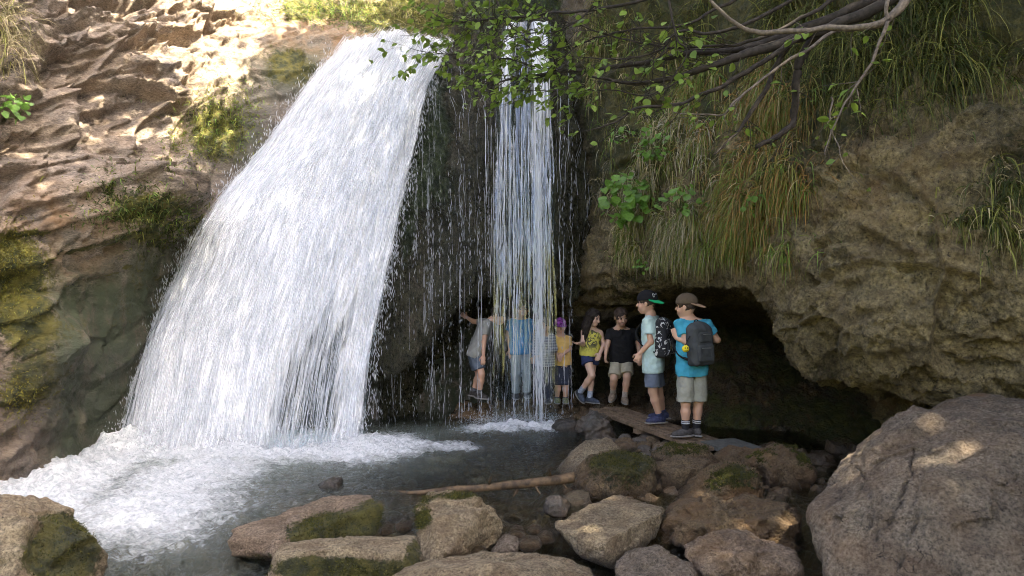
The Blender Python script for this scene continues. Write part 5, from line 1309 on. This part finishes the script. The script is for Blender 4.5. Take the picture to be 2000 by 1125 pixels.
        v, f = V.mesh(); link('top' if tank else 't_shirt' if sleeve <= 1 else 'shirt', make_mesh('shirt', v, f, shirt_mat or mat_cloth('shirt_cloth', shirt), True), root)
    # ---- bottoms
    if bottoms:
        V = Vol(lo, hi, h); fr = bottoms['len']
        for s_ in ('L', 'R'):
            hp, kn, an = (q[k + s_] for k in ('hip', 'kn', 'an'))
            if fr <= 1.2:
                e = hp + (kn - hp) * min(fr, 1); V.cone(hp - (kn - hp) * .12, e, .077 * S, bottoms.get('w', .078) * S, .012, cap=True)
                if fr > 1: V.cone(kn - (kn - hp) * .1, kn + (an - kn) * (fr - 1) * 2, bottoms.get('w', .078) * S, bottoms.get('w', .078) * S * .96, .012, cap=True)
            else: V.cone(hp, kn, .084 * S, .062 * S, .02); V.cone(kn, kn + (an - kn) * .97, .060 * S, .052 * S, .02, cap=True)
            V.ell(hp + (pel - hp) * .4, np.array([.084, .084, .080]) * S, None, .012)
        V.cut(pel - down * .035 * S, -down); V.ruffle(.009, 15, 11); V.ruffle(.004, 34, 13)
        v, f = V.mesh(); link('trousers' if fr > 1.2 else 'shorts', make_mesh('shorts', v, f, bottoms['mat'], True), root)
    # ---- socks and shoes
    for s_ in ('L', 'R'):
        kn, an = q['kn' + s_], q['an' + s_]; td = unit((toes or {}).get(s_, (face[0], face[1], 0))); sh_ = mat_plain('shoe_cloth', shoes, .7, .35, 45, .4)
        if sock is not None:
            V = Vol(np.minimum(kn, an) - .1, np.maximum(kn, an) + .1, .005); t = an + (kn - an) * sock_len
            V.cone(an - (kn - an) * .08, t, .035 * S, .040 * S, .004, cap=True); v, f = V.mesh()
            if sock_stripe:
                so = link('sock', make_mesh('sock', v, f, mat_plain('sock_black', (.018, .018, .02), .9, .2, 40, .2), True), root)
                for w_ in (.62, .80):
                    Vs = Vol(np.minimum(kn, an) - .1, np.maximum(kn, an) + .1, .0035); c0 = an + (t - an) * w_; Vs.cone(c0, c0 + unit(kn - an) * .011, .042 * S, .042 * S, .002, cap=True)
                    v2, f2 = Vs.mesh(); link('stripe', make_mesh('stripe', v2, f2, mat_plain('sock_stripe', (.5, .5, .5), .9, .1, 40, 0), True), so)
            else: link('sock', make_mesh('sock', v, f, mat_plain('sock_knit', sock, .95, .2, 60, .3), True), root)
        zs = an[2] - .062 * S                                    # sole level
        V = Vol(an - .2, an + .2, .005); hx = np.array([an[0], an[1], zs]); pitch = td[2]; fl = unit([td[0], td[1], td[2]])
        sdv = unit(np.cross(fl, (0, 0, 1))); upn = np.cross(sdv, fl); fr_ = np.stack([sdv, fl, upn])
        V.ell(an - upn * .025 * S - fl * .018 * S, np.array([.036, .05, .045]) * S, fr_, .02); V.cone(an - upn * .012 * S, an - upn * .035 * S + fl * .05 * S, .037 * S, .036 * S, .02)
        V.ell(an - upn * .038 * S + fl * .075 * S, np.array([.042, .075, .032]) * S, fr_, .025)
        V.rbox(an - upn * .105 * S, np.array([.2, .3, .05]) * S, fr_, .001, .004, sub=True)
        v, f = V.mesh(); so = link('shoe', make_mesh('shoe', v, f, sh_, True), root)
        V = Vol(an - .22, an + .22, .005)
        V.ell(an - upn * .058 * S + fl * .035 * S, np.array([.046, .125, .05]) * S, fr_, .004)
        V.rbox(an - upn * .125 * S, np.array([.2, .3, .06]) * S, fr_, .001, .002, sub=True); V.rbox(an + upn * .045 * S, np.array([.2, .3, .095]) * S, fr_, .001, .002, sub=True)
        v, f = V.mesh(); link('sole', make_mesh('sole', v, f, M['sole'], True), so)
    return root, q, base, S

CL = {}
CL['navy'] = mat_cloth('navy_cotton', (.035, .04, .06)); CL['denim'] = mat_cloth('dark_denim', (.03, .04, .10)); CL['khaki'] = mat_cloth('khaki_cotton', (.33, .30, .22)); CL['bluegrey'] = mat_cloth('blue_grey_cotton', (.13, .155, .20))
CL['grey'] = mat_cloth('grey_marl', (.30, .30, .25)); CL['trouser'] = mat_cloth('light_grey_cotton', (.26, .28, .30)); CL['dgrey'] = mat_cloth('dusty_blue_cotton', (.10, .12, .15))
CL['purple'] = mat_cloth('purple_cap_cloth', (.16, .04, .20), scale=40, var=.6); CL['black'] = mat_cloth('black_cloth', (.014, .014, .016)); CL['green'] = mat_cloth('green_cloth', (.02, .42, .16), var=.05)
CL['brown'] = mat_cloth('brown_cap_cloth', (.10, .075, .05)); CL['tan'] = mat_cloth('tan_cap_cloth', (.36, .24, .15))
def mat_pattern(name, base, mark, scale, lo, hi, kind='noise', zfade=None):
    m, nt, out = nodes_for(name); b = NB(nt); co = b.coords((1, 1, .7))
    if kind == 'check':
        w1 = b.n('ShaderNodeTexWave', bands_direction='X'); w2 = b.n('ShaderNodeTexWave', bands_direction='Z')
        for w_ in (w1, w2): w_.inputs['Scale'].default_value = scale; w_.inputs['Distortion'].default_value = 1.0; b.l(co, w_.inputs[0])
        fac = b.ramp(b.math('ADD', w1.outputs['Fac'], w2.outputs['Fac']), lo, hi)
    else: fac = b.ramp(b.noise(scale, 3, .55, co, 1.8), lo, hi)
    if zfade:
        s_ = b.n('ShaderNodeSeparateXYZ'); t = b.n('ShaderNodeTexCoord'); b.l(t.outputs['Object'], s_.inputs[0]); fac = b.math('MULTIPLY', fac, b.ramp(s_.outputs[2], *zfade))
    pb = b.n('ShaderNodeBsdfPrincipled'); b.l(b.mix(base, mark, fac), pb.inputs['Base Color']); pb.inputs['Roughness'].default_value = .85; b.l(pb.outputs[0], out.inputs[0]); return m
CL['check'] = mat_pattern('grey_check_cloth', (.34, .33, .35), (.12, .12, .16), 14, .7, 1.3, 'check')
CL['girl'] = mat_pattern('yellow_printed_cloth', (.50, .46, .08), (.06, .06, .035), 16, .42, .56, zfade=(.62, .74))
CL['print'] = mat_pattern('black_cloth_with_white_scrawl', (.012, .012, .014), (.55, .55, .53), 17, .56, .60)
CL['packgrey'] = mat_cloth('dark_grey_nylon', (.055, .06, .062)); CL['zip'] = mat_plain('zip', (.20, .21, .20), .5, .2, 30, 0); CL['packblack'] = mat_cloth('black_nylon', (.012, .012, .013))
CL['yellow'] = mat_plain('yellow_plush', (.75, .62, .03), .7, .1, 20, .1)

# boy in the blue T-shirt with the brown cap, nearest, back turned
h_root, hq, hbase, hS = person('boy in blue T-shirt and backward brown cap, nearest on the walkway', 7.35, dict(head=(1340, 599, 0), neck=(1346, 622, .01), shL=(1328, 633, -.02), shR=(1380, 634, -.02), elL=(1341, 668, -.10), wrL=(1321, 660, -.16 + .12), elR=(1401, 664, -.02), wrR=(1378, 662, .13),
    hipL=(1338, 722, 0), hipR=(1365, 722, .03), knL=(1339, 786, 0), knR=(1364, 784, .04), anL=(1339, 839, 0), anR=(1360, 838, .06)), (1350, 856), skin=(.50, .30, .20), hairc=(.06, .04, .025), face=(-.86, .50, -.05), size=1.02, shirt=(.055, .30, .42), sleeve=.62,
    bottoms=dict(mat=CL['grey'], len=.97, w=.084), shoes=(.06, .055, .05), sock=(.02, .02, .02), sock_len=.36, sock_stripe=True, cap=dict(mat=CL['brown'], brim=CL['tan'], dir=(.84, -.54, 0), tilt=-.34), hem=.05, toes={'L': (-.97, -.25, 0), 'R': (-.35, .9, 0)},
    handL=dict(dir=(-.3, .2, .9), palm=(.6, .7, 0), curl=1.1), handR=dict(dir=(-.5, .5, .5), curl=1.0), h=.0056)
# boy with the green-brimmed cap
g_root, gq, gbase, gS = person('boy in pale mint T-shirt and black cap with green brim on the walkway', 8.0, dict(head=(1263, 592, 0), neck=(1271, 614, .01), shL=(1266, 628, -.10), shR=(1280, 626, .12), elL=(1271, 668, -.13), wrL=(1250, 690, -.10), elR=(1285, 668, .2), wrR=(1262, 690, .22),
    hipL=(1274, 715, -.05), hipR=(1279, 715, .08), knL=(1275, 764, -.05), knR=(1286, 762, .11), anL=(1288, 814, -.04), anR=(1294, 806, .14)), (1284, 832), skin=(.50, .30, .20), hairc=(.06, .04, .025), face=(-.93, .34, -.05), size=1.05, shirt=(.42, .55, .52), sleeve=.6,
    bottoms=dict(mat=CL['bluegrey'], len=.82, w=.080), shoes=(.035, .04, .085), sock=(.03, .04, .09), sock_len=.14, cap=dict(mat=CL['black'], brim=CL['green'], dir=(.70, -.71, 0), tilt=-.30, logo='DC'), hem=.06, toes={'L': (-.98, -.2, 0), 'R': (-.95, .2, 0)},
    handL=dict(dir=(-.45, 0, -.9), palm=(.3, .9, 0), curl=.9), h=.0058, torso=.98)
# boy in the black T-shirt, stooping
person('stooping boy in black T-shirt and khaki shorts stepping onto the walkway', 9.13, dict(head=(1213, 619, -.10), neck=(1211, 640, -.03), shL=(1193, 649, 0), shR=(1236, 649, 0), elL=(1186, 674, -.04), wrL=(1183, 692, -.12), elR=(1247, 672, .02), wrR=(1249, 695, -.03),
    hipL=(1205, 705, .05), hipR=(1223, 705, .05), knL=(1199, 740, -.10), knR=(1225, 736, -.10), anL=(1197, 767, .02), anR=(1220, 776, -.06)), (1212, 789), skin=(.46, .28, .19), hairc=(.05, .032, .022), face=(.25, -.88, -.38), headup=(0, -.3, 1), size=.98, shirt=(.013, .013, .014), sleeve=.62,
    bottoms=dict(mat=CL['khaki'], len=.86, w=.080), shoes=(.20, .155, .11), sock=(.30, .26, .22), sock_len=.3, hem=.0, toes={'L': (-.35, -.85, -.3), 'R': (0, -1, -.05)}, handL=dict(dir=(-.1, -.2, -1), palm=(1, .2, 0), curl=.8))
# girl
person('girl with long dark hair in yellow tank top and denim shorts', 9.2, dict(head=(1159, 620, -.05), neck=(1156, 641, 0), shL=(1141, 649, 0), shR=(1172, 651, .02), elL=(1138, 672, -.08), wrL=(1131, 671, -.24), elR=(1180, 672, .02), wrR=(1172, 690, -.10),
    hipL=(1145, 694, 0), hipR=(1158, 695, .03), knL=(1156, 733, -.12), knR=(1155, 735, .02), anL=(1133, 766, .02), anR=(1152, 777, .0)), (1148, 788), skin=(.55, .36, .27), hairc=(.02, .014, .011), face=(.72, -.60, -.35), size=.94, shirt_mat=CL['girl'], tank=True, torso=.86,
    bottoms=dict(mat=CL['denim'], len=.42, w=.086), shoes=(.04, .05, .07), sock=(.28, .32, .40), sock_len=.32, hair='long', hem=.0, toes={'L': (.35, -.6, -.5), 'R': (.75, -.65, 0)}, handL=dict(dir=(-.75, -.6, .1), palm=(0, -.3, 1), curl=.35), legw=.95)
# small child with purple cap
person('small child in yellow T-shirt and purple cap beside the thin fall', 9.2, dict(head=(1094, 638, 0), neck=(1095, 655, 0), shL=(1084, 661, 0), shR=(1109, 662, 0), elL=(1082, 682, -.02), wrL=(1089, 694, -.13), elR=(1113, 682, -.03), wrR=(1100, 692, -.15),
    hipL=(1091, 713, 0), hipR=(1104, 713, 0), knL=(1090, 750, -.02), knR=(1105, 750, -.02), anL=(1088, 778, 0), anR=(1104, 778, 0)), (1096, 790), skin=(.46, .28, .20), hairc=(.06, .04, .025), face=(.05, -1, -.1), size=.84, shirt=(.55, .36, .12), sleeve=.7,
    bottoms=dict(mat=CL['navy'], len=1.02, w=.085), shoes=(.17, .19, .10), sock=(.1, .1, .1), sock_len=.12, cap=dict(mat=CL['purple'], dir=(.1, -1, 0), tilt=-.25), hem=.0)
# child in the checked shirt, behind the strands
person('child in grey checked long-sleeved shirt behind the strands of water', 9.1, dict(head=(1064, 636, 0), neck=(1064, 654, 0), shL=(1050, 661, 0), shR=(1078, 661, 0), elL=(1045, 684, -.02), wrL=(1043, 697, -.12), elR=(1083, 683, -.06), wrR=(1058, 694, -.20),
    hipL=(1057, 712, 0), hipR=(1071, 712, 0), knL=(1056, 748, -.02), knR=(1072, 748, -.02), anL=(1055, 778, 0), anR=(1072, 778, 0)), (1064, 791), skin=(.48, .30, .21), hairc=(.08, .05, .03), face=(-.2, -1, -.1), size=.86, shirt_mat=CL['check'], sleeve=1.5, bottoms=dict(mat=CL['navy'], len=1.5), shoes=(.06, .06, .07), hem=.02, handR=dict(dir=(-.9, -.3, -.2), palm=(0, -.3, 1), curl=.3))
# child in the blue T-shirt, behind the strands
person('child in blue T-shirt and light grey trousers behind the falling water', 9.3, dict(head=(1020, 604, -.02), neck=(1018, 624, 0), shL=(999, 630, 0), shR=(1034, 630, 0), elL=(992, 655, .03), wrL=(996, 682, -.02), elR=(1041, 655, .03), wrR=(1040, 682, -.02),
    hipL=(1009, 688, 0), hipR=(1028, 688, 0), knL=(1007, 730, -.03), knR=(1029, 730, -.03), anL=(1007, 768, 0), anR=(1029, 766, 0)), (1018, 783), skin=(.46, .28, .19), hairc=(.02, .015, .012), face=(.1, -1, -.15), size=.98, shirt=(.06, .20, .38), sleeve=.6, bottoms=dict(mat=CL['trouser'], len=1.5), shoes=(.05, .05, .055), hem=.02)
# stooping child at the left
person('child in grey T-shirt bending forward, leftmost behind the falling water', 9.2, dict(head=(974, 616, -.08), neck=(960, 626, -.03), shL=(951, 632, -.12), shR=(949, 630, .12), elL=(945, 668, -.14), wrL=(944, 694, -.18), elR=(925, 628, .2), wrR=(912, 620, .25),
    hipL=(928, 694, -.06), hipR=(926, 694, .08), knL=(940, 730, -.12), knR=(936, 730, .08), anL=(936, 768, -.08), anR=(925, 764, .1)), (934, 785), skin=(.46, .27, .18), hairc=(.03, .02, .015), face=(.9, -.35, -.3), headup=(.2, 0, 1), size=.98, shirt=(.22, .22, .20), sleeve=.6, bottoms=dict(mat=CL['dgrey'], len=.75, w=.084), shoes=(.05, .045, .04), sock=(.1, .1, .1), sock_len=.2, hem=.02, toes={'L': (.7, -.7, 0), 'R': (.7, -.5, 0)})

# ---- backpacks
def backpack(label, cpos, out, up, size, m_body, m_pock, m_strap, base, pocket=True, sh=None):
    """a rucksack whose outer face looks along out"""
    o = unit(out); u = unit(np.array(up) - o * np.dot(up, o)); r = np.cross(u, o); R = np.stack([r, o, u]); w, dp, hh = size
    c = np.array(cpos); rootb = c - u * hh; root = empty('backpack', tuple(rootb)); tag(root, label, 'backpack')
    L = lambda a, b, e: c - rootb + r * a + o * b + u * e
    V = Vol(c - rootb - .35, c - rootb + .35, .005)
    V.rbox(L(0, 0, -.02), (w, dp, hh * .9), R, .045, .01); V.ell(L(0, -.01, hh * .68), (w * .93, dp * .9, hh * .34), R, .02); V.ruffle(.010, 16, 5)
    v, f = V.mesh(); bo = link('pack_body', make_mesh('pack_body', v, f, m_body, True), root)
    if pocket:
        for (b_, e_, hw, hd, he) in ((dp * .95, -hh * .42, w * .78, .028, hh * .40), (dp * .92, hh * .28, w * .66, .02, hh * .24)):
            V = Vol(c - rootb - .35, c - rootb + .35, .005); V.rbox(L(0, b_, e_), (hw, hd, he), R, .022, .005); V.ruffle(.006, 20, 9); v, f = V.mesh(); po = link('pocket', make_mesh('pocket', v, f, m_pock, True), root)
            zz = [L(t * hw * .85, b_ + hd * (1.0 - .25 * abs(t) ** 4), e_ + he * .55) for t in np.linspace(-1, 1, 9)]; v, f = tube(zz, .0035, 5); link('zip', make_mesh('zip', v, f, CL['zip'], True), po)
    for s_ in (-1, 1):
        pts = [L(s_ * w * .55, -dp * .8, hh * .62), L(s_ * w * .62, -dp - .05, hh * .86), L(s_ * w * .75, -dp - .17, hh * .55), L(s_ * w * .85, -dp - .19, hh * .05), L(s_ * w * .98, -dp - .08, -hh * .5), L(s_ * w * .85, -dp * .6, -hh * .72)]
        pts = catmull(np.array(pts), 22); t = np.gradient(pts, axis=0); t /= np.linalg.norm(t, axis=1, keepdims=True); wv = np.tile(r, (22, 1)); nv_ = np.cross(t, wv); nv_ /= np.linalg.norm(nv_, axis=1, keepdims=True)
        ring = np.stack([pts + wv * .022 + nv_ * .006, pts - wv * .022 + nv_ * .006, pts - wv * .022 - nv_ * .006, pts + wv * .022 - nv_ * .006], 1).reshape(-1, 3)
        F = [(4 * i + k, 4 * i + (k + 1) % 4, 4 * i + 4 + (k + 1) % 4, 4 * i + 4 + k) for i in range(21) for k in range(4)]
        link('shoulder_strap', make_mesh('shoulder_strap', ring, F, m_strap, True), root)
    hp_ = catmull(np.array([L(-.03, -dp * .5, hh * .92), L(-.015, -dp * .5, hh * 1.06), L(.015, -dp * .5, hh * 1.06), L(.03, -dp * .5, hh * .92)]), 10); v, f = tube(hp_, .006, 6); link('handle', make_mesh('handle', v, f, m_strap, True), root)
    return root, L, rootb
backpack('dark grey backpack with zipped pockets on the boy in blue', P(1367, 671, 7.35 - .13), (.45, -.88, .05), (-.02, 0, 1), (.125, .075, .215), CL['packgrey'], CL['packgrey'], CL['packblack'], None)
backpack('black backpack with white scrawled print on the boy in mint', P(1297, 659, 7.98 - .05), (.80, -.58, .05), (.03, 0, 1), (.125, .075, .215), CL['print'], CL['print'], CL['packblack'], None)
sb = np.array(P(1339, 681, 7.12)); sm_ = empty('smiley_ball', tuple(sb)); tag(sm_, 'yellow smiley ball hanging from the dark grey backpack', 'key ring')
dv, df_ = ICO[4]; link('ball', make_mesh('ball', dv * .034, df_, CL['yellow'], True), sm_)
for ex in (-.011, .011):
    link('eye', make_mesh('eye', dv * np.array([.0045, .004, .007]) + np.array([ex, -.032, .009]), df_, M['eye'], True), sm_)
v, f = tube([np.array([.018 * math.sin(a), -.032 + .004 * abs(math.sin(a)), -.004 - .013 * math.cos(a)]) for a in np.linspace(-1.2, 1.2, 9)], .002, 5); link('mouth', make_mesh('mouth', v, f, M['eye'], True), sm_)
v, f = tube([np.array([0, 0, .03]), np.array([.02, .02, .07]), np.array([.05, .03, .12])], .004, 6); link('cord', make_mesh('cord', v, f, CL['packblack'], True), sm_)
